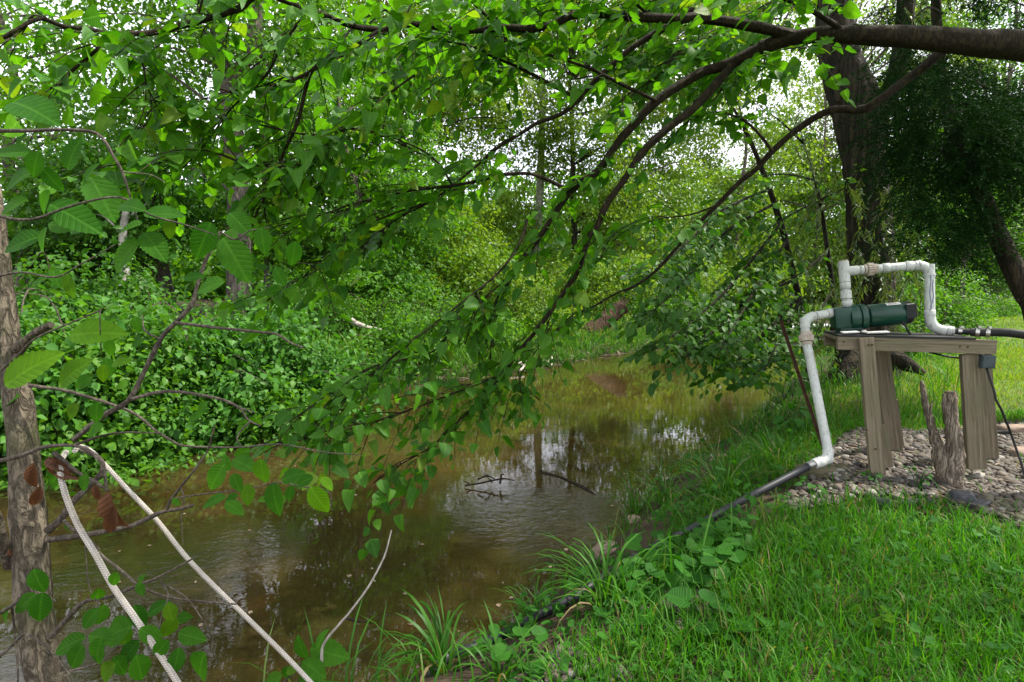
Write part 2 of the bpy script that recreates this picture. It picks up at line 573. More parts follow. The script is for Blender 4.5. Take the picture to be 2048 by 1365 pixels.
def catmull(pts, rad, step=None):
    q = np.vstack([2 * pts[0] - pts[1], pts, 2 * pts[-1] - pts[-2]])
    out, ro = [], []
    for i in range(1, len(q) - 2):
        L = np.linalg.norm(q[i + 1] - q[i])
        n = max(2, int(L / step)) if step else 4
        for k in range(n):
            t = k / n
            a, b, c, d = q[i - 1], q[i], q[i + 1], q[i + 2]
            out.append(.5 * (2 * b + (c - a) * t + (2 * a - 5 * b + 4 * c - d) * t * t + (3 * b - a - 3 * c + d) * t ** 3))
            ro.append(rad[i - 1] * (1 - t) + rad[i] * t)
    out.append(pts[-1]); ro.append(rad[-1])
    return np.array(out), np.array(ro)


# leaf templates: x across, y along, z up; uv 0..1
def leaf_template(n, shape, fold=.2, droop=.2, serr=0.0, cup=0.0):
    v = [(0, 0, 0)]; uv = [(.5, 0)]; f = []
    for i in range(1, n):
        t = i / n
        w = shape(t)
        s = w * (1 - serr * (i % 2))
        z = -droop * t * t
        v += [(-s, t - (serr * .06 if i % 2 else 0), z + fold * s), (0, t, z), (s, t - (serr * .06 if i % 2 else 0), z + fold * s)]
        uv += [(.5 - s, t), (.5, t), (.5 + s, t)]
    v.append((0, 1, -droop)); uv.append((.5, 1))
    f += [(0, 2, 1), (0, 3, 2)]
    for i in range(1, n - 1):
        a = 1 + 3 * (i - 1); b = a + 3
        f += [(a, a + 1, b + 1, b), (a + 1, a + 2, b + 2, b + 1)]
    a = 1 + 3 * (n - 2); e = len(v) - 1
    f += [(a, a + 1, e), (a + 1, a + 2, e)]
    return np.array(v, float), f, np.array(uv, float)


ov = lambda w: (lambda t: w * (math.sin(math.pi * t ** .78) ** .8))
T_DIA = (np.array([(0, 0, 0), (-.3, .45, .07), (.3, .45, .07), (0, 1, -.12)], float), [(0, 3, 1), (0, 2, 3)],
         np.array([(.5, 0), (.2, .45), (.8, .45), (.5, 1)], float))
T_OVATE = leaf_template(4, ov(.33), .25, .3)
T_BROAD = leaf_template(7, lambda t: .42 * (math.sin(math.pi * t ** .62) ** .62) * (1 - .25 * t), .16, .16)
T_ELM = leaf_template(22, lambda t: .33 * (math.sin(math.pi * t ** .85) ** .75), .2, .28, .13)
T_LANCE = leaf_template(4, ov(.1), .2, .3)
T_NEEDLE = (np.array([(0, 0, 0), (-.05, .4, 0), (.05, .4, 0), (0, 1, -.05)], float), [(0, 3, 1), (0, 2, 3)],
            np.array([(.5, 0), (.2, .45), (.8, .45), (.5, 1)], float))


def heart_template(n=20, notch=.28):
    v = [(0, 0, -.03)]; uv = [(.5, .3)]; f = []
    for i in range(n):
        a = 2 * math.pi * i / n + math.pi / 2 * 3
        c = math.cos((a - 1.5 * math.pi) / 1.0)
        r = .5 * (1 - notch * max(0, math.cos(a - 1.5 * math.pi)) ** 7 * 2.0) * (1 + .1 * math.sin(a) ** 3)
        x, y = r * math.cos(a), r * math.sin(a) + .12
        z = .16 * abs(x) * 1.2 - .12 * max(0, y - .2) + .012 * math.sin(7 * a)
        v.append((x, y, z)); uv.append((.5 + x * .9, .5 + y))
    for i in range(n):
        f.append((0, 1 + i, 1 + (i + 1) % n))
    return np.array(v, float), f, np.array(uv, float)


T_HEART = heart_template()


def norm(a):
    return a / (np.linalg.norm(a, axis=-1, keepdims=True) + 1e-9)


def leaves(name, mat, parent, tmpl, pos, axis, nrm, size, rnd=None, width=None):
    """one mesh made of many leaves"""
    tv, tf, tuv = tmpl
    N, k = len(pos), len(tv)
    pos = np.asarray(pos, float) - origin(parent)
    axis = norm(np.asarray(axis, float))
    nrm = np.asarray(nrm, float)
    nrm = norm(nrm - axis * (nrm * axis).sum(1, keepdims=True))
    side = np.cross(axis, nrm)
    size = np.broadcast_to(size, (N,))
    w = np.ones(N) if width is None else width
    co = (pos[:, None, :] + size[:, None, None] * (tv[None, :, 0:1] * (side * w[:, None])[:, None, :] + tv[None, :, 1:2] * axis[:, None, :]
                                                    + tv[None, :, 2:3] * nrm[:, None, :])).reshape(-1, 3)
    fl = np.concatenate([np.array(q) for q in tf]); fs = np.array([len(q) for q in tf])
    loops = (np.arange(N)[:, None] * k + fl[None, :]).ravel()
    sizes = np.tile(fs, N)
    if rnd is None: rnd = rng.random(N)
    me = raw_mesh(name, co, loops, sizes, np.tile(tuv, (N, 1)), np.repeat(rnd, k), smooth=(k > 8))
    return link(name, me, mat, parent)


def blades(name, mat, parent, base, height, width, lean, az, rnd=None, seg=3):
    """grass blades: curved tapered strips"""
    N = len(base)
    base = np.asarray(base, float) - origin(parent)
    d = np.stack([np.cos(az), np.sin(az), np.zeros(N)], 1)
    s = np.stack([-np.sin(az), np.cos(az), np.zeros(N)], 1)
    tw = rng.uniform(-.8, .8, N)
    s = s * np.cos(tw)[:, None] + d * np.sin(tw)[:, None]
    vs = []
    c = base.copy()
    a0 = np.abs(rng.normal(0, .18, N))
    for i in range(seg + 1):
        t = i / seg
        if i:
            ang = a0 + lean * ((i - .5) / seg) ** 1.3
            c = c + (d * np.sin(ang)[:, None] + np.array((0, 0, 1.0)) * np.cos(ang)[:, None]) * (height / seg)[:, None]
        if i == seg: vs.append(c.copy())
        else:
            w = width * (1 - .35 * t * t)
            vs.append(c - s * w[:, None] * .5); vs.append(c + s * w[:, None] * .5)
    k = len(vs)
    co = np.stack(vs, 1).reshape(-1, 3)
    tf = [(2 * i, 2 * i + 1, 2 * i + 3, 2 * i + 2) for i in range(seg - 1)] + [(2 * seg - 2, 2 * seg - 1, 2 * seg)]
    fl = np.concatenate([np.array(q) for q in tf]); fs = np.array([len(q) for q in tf])
    loops = (np.arange(N)[:, None] * k + fl[None, :]).ravel()
    if rnd is None: rnd = rng.random(N)
    me = raw_mesh(name, co, loops, np.tile(fs, N), None, np.repeat(rnd, k))
    return link(name, me, mat, parent)


def in_poly(x, y, poly):
    c = np.zeros(np.shape(x), bool)
    n = len(poly); j = n - 1
    for i in range(n):
        xi, yi = poly[i]; xj, yj = poly[j]
        m = ((yi > y) != (yj > y)) & (x < (xj - xi) * (y - yi) / (yj - yi + 1e-12) + xi)
        c ^= m; j = i
    return c


# ------------------------------------------------------------------ ground and water
def axis_pts(lo, hi, c, fine, n):
    u = np.linspace(-1, 1, n)
    s = np.sinh(u * 4.6) / math.sinh(4.6)
    return np.where(s < 0, c + s * (c - lo), c + s * (hi - c)) + u * fine * 0


gx = axis_pts(-150, 150, 1.0, 0, 400)
gy = axis_pts(-60, 260, 4.5, 0, 420)
XX, YY = np.meshgrid(gx, gy)
ZZ = ground_z(XX.ravel(), YY.ravel())
nx, ny = len(gx), len(gy)
idx = np.arange(nx * ny).reshape(ny, nx)
quads = np.stack([idx[:-1, :-1], idx[:-1, 1:], idx[1:, 1:], idx[1:, :-1]], -1).reshape(-1, 4)
me = raw_mesh('ground', np.stack([XX.ravel(), YY.ravel(), ZZ], 1), quads.ravel(), np.full(len(quads), 4), smooth=True)
sN = signed(NEAR, XX.ravel(), YY.ravel())
a = me.attributes.new('lawn', 'FLOAT', 'POINT')
a.data.foreach_set('value', (np.interp(sN, [.6, 1.4], [0, 1]) * np.interp(np.hypot(XX.ravel(), YY.ravel()), [3.5, 8], [.12, 1])).astype(np.float32))
tag(link('ground', me, 'ground', None), kind='structure')

band = MB()                                                     # the creek surface, as a grid that ends just under both banks
cuts = np.linspace(0, 1, 160)


def along(poly, t):
    seg = np.linalg.norm(np.diff(poly, axis=0), axis=1); L = np.concatenate([[0], np.cumsum(seg)])
    s = t * L[-1]
    return np.stack([np.interp(s, L, poly[:, 0]), np.interp(s, L, poly[:, 1])], 1)


lo = along(NEAR[:-1], cuts); hi = along(FAR[:-1], cuts)
wv = []
for a_, b_ in zip(lo, hi):
    e = (b_ - a_) / np.linalg.norm(b_ - a_)
    a2, b2 = a_ - e * .6, b_ + e * .6
    for k in range(9):
        q = a2 + (b2 - a2) * k / 8
        wv.append((q[0], q[1], WATER))
wf = [(i * 9 + k, i * 9 + k + 1, i * 9 + k + 10, i * 9 + k + 9) for i in range(159) for k in range(8)]
band.add(wv, [q[::-1] for q in wf])
tag(band.build('water', 'water'), kind='structure')


# ------------------------------------------------------------------ trees
def crown_leaves(centres, n, spread, flat, size, droop=.5):
    """positions, axes and normals of leaves gathered in flattened sprays round the centres"""
    C = np.repeat(centres, n, 0)
    N = len(C)
    # each spray lies on its own tilted plane
    tilt = norm(np.stack([rng.normal(0, .35, len(centres)), rng.normal(0, .35, len(centres)), np.ones(len(centres))], 1))
    tilt = np.repeat(tilt, n, 0)
    off = rng.normal(0, 1, (N, 3)) * spread
    off -= tilt * (off * tilt).sum(1, keepdims=True) * (1 - flat)
    r2 = np.hypot(off[:, 0], off[:, 1])
    pos = C + off
    pos[:, 2] -= .25 * r2 * r2 / (spread + 1e-6) * .5
    az = np.arctan2(off[:, 1], off[:, 0]) + rng.normal(0, 1.0, N)
    pit = -droop + rng.normal(0, .45, N)
    ax = np.stack([np.cos(az) * np.cos(pit), np.sin(az) * np.cos(pit), np.sin(pit)], 1)
    nr = tilt + rng.normal(0, .45, (N, 3))
    return pos, ax, nr, size * rng.uniform(.65, 1.25, N)


def ellipsoid_pts(n, c, r, hollow=.5):
    d = norm(rng.normal(0, 1, (n, 3)))
    rad = (hollow + (1 - hollow) * rng.random(n)) if hollow > 0 else rng.random(n) ** (1 / 3)
    return np.array(c) + d * rad[:, None] * np.array(r)


def tree(name, label, cat, path, crowns, leaf, size, per, spread, bark='bark_grey', flat=.35, tmpl=T_DIA, droop=.5, limbs=.14,
         group=None, sides=10, twig=.012, hollow=.35, jit=.12, dense=1.9):
    """path: (point, radius) list from the ground up; crowns: (centre, radii, sprays)"""
    pts = np.array([p for p, r in path]); rad = np.array([r for p, r in path])
    size, per = size * 1.45, int(per * .6)
    th = thing(name, (pts[0][0], pts[0][1], gz(pts[0][0], pts[0][1])), label, cat, group)
    wood = MB().tube(pts, rad, sides, True, jit, None)
    P_, A_, N_, S_, RN = [], [], [], [], []
    fine, fr = catmull(pts, rad)
    for c, r, n in crowns:
        cen = ellipsoid_pts(int(n * dense), c, r, hollow)
        for q in cen[rng.random(len(cen)) < limbs]:
            hgt = q[2] - .25 * np.hypot(q[0] - pts[-1][0], q[1] - pts[-1][1]) - .3
            i = int(np.argmin(np.abs(fine[:, 2] - hgt)))
            a0 = fine[i]
            L = np.linalg.norm(q - a0)
            m = a0 * .5 + q * .5 + rng.normal(0, .06, 3) * L + np.array((0, 0, .08 * L))
            wood.tube([a0, m, q], [min(fr[i] * .5, .012 + .012 * L), .006 + .006 * L, .004], 5, True)
        p, a, nn, s = crown_leaves(cen, per, spread * .72, flat, size, droop); RN.append(np.repeat(rng.random(len(cen)), per) * .55 + rng.random(len(p)) * .45)
        P_.append(p); A_.append(a); N_.append(nn); S_.append(s)
    wood.build('trunk', bark, th, smooth=True)
    leaves('crown', leaf, th, tmpl, np.concatenate(P_), np.concatenate(A_), np.concatenate(N_), np.concatenate(S_), np.concatenate(RN))
    return th


def up_path(px, d, h, r, lean=(0, 0), wig=.15, top=.25, n=6):
    """a trunk standing at column px and depth d"""
    x = (px - CX) / FPX * d; y = d * .995
    z0 = gz(x, y) - .1
    out = []
    for i in range(n):
        t = i / (n - 1)
        out.append((np.array((x + lean[0] * t + rng.normal(0, wig) * (0 < i), y + lean[1] * t + rng.normal(0, wig) * (0 < i), z0 + h * t)),
                    r * (1 - (1 - top) * t) * (1.25 if i == 0 else 1)))
    return out


def PC(px, py, d, rpx, n, deep=1.0, flat=1.0):
    """a crown lobe seen round a pixel at depth d"""
    r = rpx / FPX * d
    return (P(px, py, d), (r, r * deep, r * flat), n)

# ================================================================== far and middle trees
# the wood behind everything: reads as one mass
def mass(name, label, boxes, leaf, size):
    P_, A_, N_, S_ = [], [], [], []
    for c, r, n in boxes:
        cen = ellipsoid_pts(n, c, r, 0)
        p, a, nn, s = crown_leaves(cen, 22, .5, .4, size * 1.2, .5)
        P_.append(p); A_.append(a); N_.append(nn); S_.append(s)
    o = leaves(name, leaf, None, T_DIA, np.concatenate(P_), np.concatenate(A_), np.concatenate(N_), np.concatenate(S_))
    return tag(o, label, 'woodland', kind='stuff')


mass('woodland', 'dense wall of far green woodland beyond the creek', [
    ((-30, 26, 4), (14, 8, 5), 420), ((-16, 30, 4), (12, 7, 5), 520), ((-4, 36, 4), (12, 7, 5), 700),
    ((10, 44, 4.5), (13, 6, 6), 700), ((24, 50, 5.5), (12, 6, 7), 700), ((38, 52, 6), (14, 8, 9), 800),
    ((54, 44, 6), (12, 10, 9), 500), ((-32, 10, 3), (8, 10, 5), 350),
    ((-20, 22, 1.5), (16, 3, 2.2), 800), ((-4, 27, 1.5), (14, 3, 2.4), 800), ((12, 36, 1.8), (12, 3, 2.6), 700), ((30, 43, 2), (16, 3, 3), 600)], 'leaf_mid', .32)

G1 = 'trees on the far bank'
# big grey tree behind the shrubs, forking
x0 = P(475, 640, 10.5)
tr_path = [(np.array((x0[0], x0[1], -.1)), .26), (P(478, 560, 10.5), .225), (P(478, 420, 10.5), .2), (P(468, 300, 10.5), .19), (P(462, 190, 10.5), .185),
           (P(440, 90, 10.6), .15), (P(420, -40, 10.7), .12), (P(410, -220, 10.8), .07)]
T = tree('forked_tree', 'tall grey tree behind the shrubs forking into two limbs high up', 'tree', tr_path,
         [PC(300, 60, 10.5, 230, 54, 1, .8), PC(560, 40, 10.8, 190, 40, 1, .8), PC(420, -180, 11, 320, 50, 1, .7), PC(330, 280, 11.2, 150, 14, 1, .6),
          PC(600, 240, 11.0, 140, 28, 1, .6)], 'leaf_mid', .085, 150, .52, 'bark_grey', group=None, dense=1.0, hollow=0)
MB().tube([P(462, 195, 10.5), P(490, 120, 10.4), P(508, 60, 10.4), P(520, -60, 10.4), P(530, -200, 10.3)], [.14, .13, .12, .1, .06], 9, jit=.12).build('limb', 'bark_grey', T, True)
MB().tube([P(458, 170, 10.45), P(425, 110, 10.3), P(395, 70, 10.2), P(360, 30, 10.1)], [.09, .07, .06, .04], 7, jit=.12).build('limb', 'bark_grey', T, True)

tree('slim_tree', 'slim pale trunk standing behind the left shrubs', 'tree',
     [(P(247, 585, 9.2), .085), (P(250, 540, 9.2), .07), (P(246, 470, 9.2), .06), (P(252, 410, 9.2), .05), (P(240, 330, 9.3), .03)],
     [PC(230, 360, 9.6, 120, 22), PC(120, 400, 9.8, 110, 20), PC(330, 420, 9.8, 90, 14)], 'leaf_deep', .075, 120, .27, 'bark_pale', limbs=.03)
tree('leafy_tree', 'leafy tree at the far left edge with sky showing through its crown', 'tree', up_path(40, 13, 9, .16),
     [PC(70, 250, 12.5, 220, 50, 1, .7), PC(-60, 60, 13, 260, 44), PC(170, 120, 13.5, 200, 44, 1, .9), PC(60, 430, 13, 160, 34, 1, .5)], 'leaf_mid', .09, 150, .6, dense=1.0, hollow=0)
tree('leafy_tree', 'dark leafy tree in the gap between the slim pale trunk and the forked tree', 'tree', up_path(345, 15, 9, .15),
     [PC(350, 400, 15, 120, 34, 1, .8), PC(200, 470, 14, 130, 34, 1, .6), PC(60, 520, 14, 130, 30, 1, .5), PC(330, 240, 15.5, 150, 26)], 'leaf_deep', .09, 140, .38)
tree('leafy_tree', 'tall tree just right of the forked tree with a narrow straight trunk', 'tree', up_path(548, 13.5, 10, .17, (0, 0), .05),
     [PC(640, 330, 13.5, 130, 40, 1, .9), PC(560, 440, 13, 120, 36, 1, .7), PC(690, 180, 14, 150, 36), PC(620, 60, 14, 160, 30)], 'leaf_mid', .085, 140, .36)
tree('leafy_tree', 'bushy bright tree in the middle of the far bank', 'tree', up_path(705, 12, 6.5, .11),
     [PC(690, 480, 12, 130, 46, 1, .7), PC(800, 420, 12.5, 130, 44, 1, .9), PC(760, 560, 11.5, 110, 34, 1, .5), PC(760, 290, 13, 130, 30)], 'leaf_mid', .075, 150, .32)
tree('leaning_tree', 'dark trunked tree leaning left behind the hanging branches', 'tree',
     [(P(865, 620, 15), .2), (P(860, 520, 15), .17), (P(848, 440, 15), .15), (P(815, 340, 15), .12), (P(795, 200, 15), .1), (P(788, 40, 15), .06)],
     [PC(900, 180, 15.5, 150, 30), PC(880, 470, 15, 120, 40, 1, .8), PC(960, 560, 14, 110, 38, 1, .6), PC(780, 150, 15.5, 150, 34), PC(850, -20, 15.5, 190, 46), PC(700, -120, 15.5, 220, 44)], 'leaf_sun_tint', .08, 150, .36, 'bark_willow')
tree('pale_tree', 'tall dead-looking tree with a pale whitish trunk across the creek', 'tree',
     [(P(1066, 600, 19), .17), (P(1074, 500, 19), .15), (P(1079, 400, 19), .135), (P(1083, 300, 19), .12), (P(1085, 200, 19), .1), (P(1088, 60, 19), .06)],
     [PC(950, 225, 17, 120, 30, 1, .9), PC(1075, 260, 18, 100, 26), PC(930, 130, 17, 110, 22), PC(1120, 560, 17.5, 110, 46, 1, .6), PC(1010, 440, 18.5, 90, 30, 1, .8), PC(1060, 60, 19, 190, 60, 1, .6), PC(1020, -110, 19, 260, 60, 1, .5)], 'leaf_sun_tint', .085, 150, .42, 'bark_pale', limbs=.04)
tree('leafy_tree', 'straight dark trunk right of the pale whitish trunk with yellow-green leaves', 'tree',
     [(P(1152, 620, 17.5), .12), (P(1150, 520, 17.5), .1), (P(1147, 420, 17.5), .09), (P(1145, 300, 17.5), .07), (P(1140, 160, 17.5), .05)],
     [PC(1200, 420, 18, 110, 40, 1, .8), PC(1230, 550, 17, 100, 40, 1, .5), PC(1180, 280, 18, 120, 40), PC(1240, 120, 18.5, 170, 56), PC(1250, -60, 18.5, 220, 60)], 'leaf_sun_tint', .08, 150, .4, 'bark_willow')
tree('leafy_tree', 'slim twin tree over the far bank behind the broken log', 'tree', up_path(1222, 19.5, 7.5, .1, (.3, 0)),
     [PC(1290, 420, 20, 120, 40, 1, .9), PC(1340, 540, 20, 110, 44, 1, .6), PC(1330, 260, 20.5, 140, 46), PC(1380, 80, 21, 190, 60), PC(1420, -100, 21, 220, 50)], 'leaf_sun_tint', .09, 150, .45)
tree('leafy_tree', 'sunny yellow-green tree at the bend of the creek', 'tree', up_path(1470, 25, 9, .16),
     [PC(1440, 460, 25, 130, 50, 1, .9), PC(1500, 560, 24, 110, 50, 1, .5), PC(1480, 310, 26, 150, 56), PC(1500, 130, 26, 160, 40), PC(1520, -60, 26, 200, 50)], 'leaf_sun_tint', .11, 150, .52)
tree('leafy_tree', 'sunny tree beyond the far end of the water', 'tree', up_path(1620, 31, 10, .18),
     [PC(1610, 520, 31, 130, 66, 1, .8), PC(1690, 420, 32, 140, 66), PC(1610, 340, 32, 120, 56), PC(1720, 200, 32, 190, 60), PC(1800, 40, 32, 240, 60), PC(1680, 560, 30, 90, 40, 1, .5)], 'leaf_sun_tint', .13, 150, .62)
tree('leafy_tree', 'dense tree closing the end of the lawn', 'tree', up_path(1960, 30, 9, .2),
     [PC(1960, 500, 30, 120, 56, 1, .8), PC(2060, 460, 31, 140, 56), PC(1880, 380, 32, 150, 56), PC(2010, 300, 33, 170, 50), PC(1900, 120, 32, 200, 60), PC(2080, 60, 32, 240, 60)], 'leaf_mid', .13, 150, .6)
tree('leafy_tree', 'tree with thin bare trunk standing where the lawn meets the bushes', 'tree',
     [(P(1922, 640, 15), .07), (P(1924, 600, 15), .06), (P(1926, 560, 15), .055), (P(1930, 480, 15), .05), (P(1938, 380, 15), .03)],
     [PC(1930, 430, 15, 100, 34, 1, .6), PC(1850, 340, 16, 110, 34), PC(2010, 380, 16, 110, 34)], 'leaf_mid', .085, 140, .36, 'bark_grey', limbs=.3)

# slim leaning trees on the near bank, their leafy branches hanging over the water
BR = [
    [(1560, 450), (1500, 530), (1440, 600), (1380, 650), (1300, 706)],
    [(1600, 590), (1550, 650), (1500, 700), (1462, 742)],
    [(1545, 410), (1450, 470), (1370, 560), (1290, 640)],
    [(1590, 560), (1500, 600), (1430, 660), (1370, 715)],
    [(1535, 380), (1440, 420), (1350, 500), (1270, 560)],
    [(1600, 600), (1560, 680), (1530, 740)],
    [(1575, 480), (1530, 560), (1480, 640), (1440, 700)],
]


def spray(branches, depth0, depth1, twl, sp, lf, wood, P_, A_, N_, S_, t0=.15, r0=.012, down=.35, gap=.038):
    """hang leafy twigs along traced branches; depth runs from depth0 at the root to depth1 at the tip"""
    for b in branches:
        n = len(b)
        pts = np.array([P(q[0], q[1], depth0 + (depth1 - depth0) * i / (n - 1)) for i, q in enumerate(b)])
        pts[1:-1] += rng.normal(0, .015, (n - 2, 3)) if n > 2 else 0
        if wood is not None: wood.tube(pts, np.linspace(r0, .0028, n), 6, jit=.15)
        fine, _ = catmull(pts, np.ones(n), .03)
        L = np.linalg.norm(np.diff(fine, axis=0), axis=1).sum()
        m = max(1, int(L * (1 - t0) / sp))
        for k in range(m + 1):
            i = int((t0 + (1 - t0) * (k + .5 * rng.random()) / (m + 1)) * (len(fine) - 2))
            T_ = norm(fine[i + 1] - fine[i])
            lat = norm(np.cross(T_, (0, 0, 1))) * (1 if k % 2 else -1)
            d = norm(T_ * rng.uniform(.4, 1.0) + lat * rng.uniform(.3, 1.0) + rng.normal(0, .22, 3) - np.array((0, 0, down * rng.random())))
            l = twl * rng.uniform(.4, 1.15) * (1 if k < m else .8)
            e = fine[i] + d * l - np.array((0, 0, .12 * l))
            if wood is not None: wood.tube([fine[i], fine[i] + d * l * .5, e], [.0028, .0022, .0013], 4)
            nl = max(3, int(l / gap))
            for j in range(nl):
                f = (j + .7) / nl
                p0 = fine[i] + d * l * f - np.array((0, 0, .12 * l * f * f))
                s = norm(np.cross(d, (0, 0, 1))) * (1 if j % 2 else -1)
                if j == nl - 1: s = s * .1
                ax = norm(d * rng.uniform(.5, .9) + s * rng.uniform(.5, 1.1) - np.array((0, 0, rng.uniform(-.05, .5))) + rng.normal(0, .15, 3))
                pe = .012 + .012 * rng.random()
                P_.append(p0 + ax * pe); A_.append(ax)
                N_.append(np.array((0, 0, 1.0)) + rng.normal(0, .42, 3) + s * .2)
                S_.append(lf * rng.uniform(.45, 1.22))


T = thing('slim_tree', (G(1612, 790, -.2)[0], G(1612, 790, -.2)[1], -.2), 'slim dark tree leaning out over the water behind the rusty stake', 'tree')
wood = MB().tube([G(1614, 795, -.3), P(1605, 640, 7.4), P(1562, 450, 7.2), P(1500, 280, 7.0), P(1450, 190, 6.9)], [.056, .046, .038, .026, .01], 8, jit=.15)
P_, A_, N_, S_ = [], [], [], []
spray(BR, 7.0, 4.9, .45, .045, .1, wood, P_, A_, N_, S_, .1, .02, .4, .05)
wood.build('trunk', 'bark_willow', T, True)
leaves('crown', 'leaf_deep', T, T_OVATE, P_, A_, N_, np.array(S_))  # darker leaf colour puts the backlit silhouette into the hanging sprays
P_, A_, N_, S_ = [], [], [], []
T = thing('slim_tree', (G(1680, 740, -.1)[0], G(1680, 740, -.1)[1], -.1), 'thin upright tree squeezed between the leaning tree and the thick trunk', 'tree')
wood = MB().tube([G(1676, 745, -.2), P(1672, 640, 7.5), P(1655, 500, 7.5), P(1635, 380, 7.4), P(1600, 260, 7.3)], [.042, .036, .03, .022, .01], 8, jit=.15)
spray([[(1655, 500), (1610, 540), (1560, 560), (1500, 590)], [(1640, 400), (1580, 430), (1520, 470)], [(1665, 580), (1630, 640), (1640, 700)], [(1630, 360), (1560, 350), (1490, 360)],
       [(1640, 400), (1690, 380), (1740, 330)], [(1610, 290), (1560, 240), (1500, 200)]], 7.4, 6.6, .5, .13, .09, wood, P_, A_, N_, S_, .1, .016, .3, .05)
wood.build('trunk', 'bark_willow', T, True)
leaves('crown', 'leaf_mid', T, T_OVATE, P_, A_, N_, np.array(S_))

# thick willow-like trunk
T = thing('willow_tree', (P(1730, 755, 6.9)[0], P(1730, 755, 6.9)[1], 0), 'massive dark furrowed trunk with drooping narrow leaves behind the pump', 'tree')
D = 6.9
w = MB().tube([P(1728, 790, D), P(1732, 745, D), P(1735, 700, D), P(1742, 640, D), P(1740, 520, D), P(1735, 400, D), P(1728, 320, D), P(1722, 255, D), P(1705, 190, D),
               P(1678, 110, D), P(1668, 20, D), P(1664, -120, D), P(1650, -320, D)],
              np.array([78, 60, 50, 44, 41, 38, 39, 45, 44, 35, 33, 32, 24]) / FPX * D, 20, jit=.1)
w.tube([P(1722, 262, D), P(1752, 225, D - .1), P(1775, 200, D - .15), P(1800, 120, D - .3), P(1812, 0, D - .5), P(1820, -150, D - .6)], np.array([34, 26, 18, 16, 15, 12]) / FPX * D, 12, jit=.12)
w.tube([P(1735, 690, D - .1), P(1775, 712, D - .3), P(1815, 730, D - .5), P(1850, 748, D - .6)], np.array([36, 24, 13, 5]) / FPX * D, 10, jit=.15)
w.tube([P(1725, 700, D - .1), P(1695, 750, D - .3), P(1680, 785, D - .4)], np.array([34, 22, 10]) / FPX * D, 10, jit=.15)
w.build('trunk', 'bark_willow', T, True)
P_, A_, N_, S_ = [], [], [], []
for k in range(230):                                            # hanging withes
    px, py = rng.uniform(1590, 1860), rng.uniform(-60, 640)
    d0 = D + rng.uniform(-1.1, .9)
    if 1620 < px < 1800 and py < 330: continue
    if 1690 < px < 1780 and py > 240 and rng.random() < .55: d0 = D - rng.uniform(.5, 1.1)
    o = P(px, py, d0)
    L = rng.uniform(.25, .7); az = rng.uniform(0, 6.28)
    for j in range(int(L / .022)):
        f = j * .022
        p = o + np.array((math.cos(az) * f * .35, math.sin(az) * f * .35, -f * (.55 + .5 * f)))
        a2 = az + (1.0 if j % 2 else -1.0)
        P_.append(p); A_.append((math.cos(a2) * .6, math.sin(a2) * .6, -.75 + rng.normal(0, .2))); N_.append(rng.normal(0, 1, 3) + np.array((0, 0, .8))); S_.append(rng.uniform(.06, .11))
for c, r, n in [(P(1720, -260, 7.5), 1.6, 40), (P(1900, -160, 7), 1.3, 26), (P(1560, -200, 7.5), 1.2, 20)]:
    p, a, nn, s = crown_leaves(ellipsoid_pts(n, c, (r, r, r * .7), .2), 110, .35, .5, .1, .8)
    P_ += list(p); A_ += list(a); N_ += list(nn); S_ += list(s)
leaves('crown', 'leaf_willow', T, T_LANCE, P_, A_, N_, np.array(S_))

# leaning evergreen at the right edge
T = thing('evergreen_tree', (P(2110, 720, 4.3)[0], P(2110, 720, 4.3)[1], 0), 'dark evergreen on a bare leaning trunk at the right edge of the lawn', 'tree')
b0 = P(2125, 720, 4.3); b0[2] = -.1
w = MB().tube([b0, P(2078, 640, 4.35), P(2048, 580, 4.4), P(1998, 475, 4.5), P(1968, 405, 4.55), P(1932, 335, 4.6), P(1908, 270, 4.65), P(1890, 200, 4.7), P(1879, 120, 4.75), P(1872, 0, 4.8), P(1870, -200, 4.9)],
              np.array([24, 21, 19, 17, 16, 15, 13, 11, 10, 9, 7]) / FPX * 4.5, 14, jit=.12)
P_, A_, N_, S_ = [], [], [], []
for k in range(125):
    px, py = rng.normal(1890, 85), rng.normal(290, 85)
    px = max(px, 1790 + rng.uniform(0, 70))
    if px > 1960: py -= 20
    if k > 108: px, py = rng.uniform(1780, 2080), rng.uniform(-120, 160)
    if k % 5 == 0: px, py = rng.uniform(1960, 2130), rng.uniform(180, 400)
    c = P(px, py, 4.62 + rng.normal(.05, .34))
    i = P(1885, min(py - 20, 300), 4.68)
    if k % 7 == 0: w.tube([i, (i + c) / 2 + np.array((0, 0, .08)), c], [.014, .009, .004], 5)
    az = math.atan2(c[1] - i[1], c[0] - i[0])
    for q in range(26):                                          # fingers of a drooping spray
        a2 = az + rng.normal(0, .9); L = rng.uniform(.16, .46)
        d = np.array((math.cos(a2), math.sin(a2), rng.uniform(-.9, .1))); d /= np.linalg.norm(d)
        s0 = c + rng.normal(0, .06, 3)
        m = int(L / .0085)
        f = np.linspace(0, 1, m)[:, None]
        p = s0 + d * L * f - np.array((0, 0, .1)) * f * f
        P_.append(p)
        A_.append(d + rng.normal(0, .75, (m, 3))); N_.append(rng.normal(0, 1, (m, 3))); S_.append(rng.uniform(.022, .05, m))
w.build('trunk', 'bark_ever', T, True)
P_, A_, N_, S_ = map(np.concatenate, (P_, A_, N_, S_))
leaves('crown', 'needle', T, T_NEEDLE, P_, A_, N_, S_, width=np.full(len(P_), 2.2))

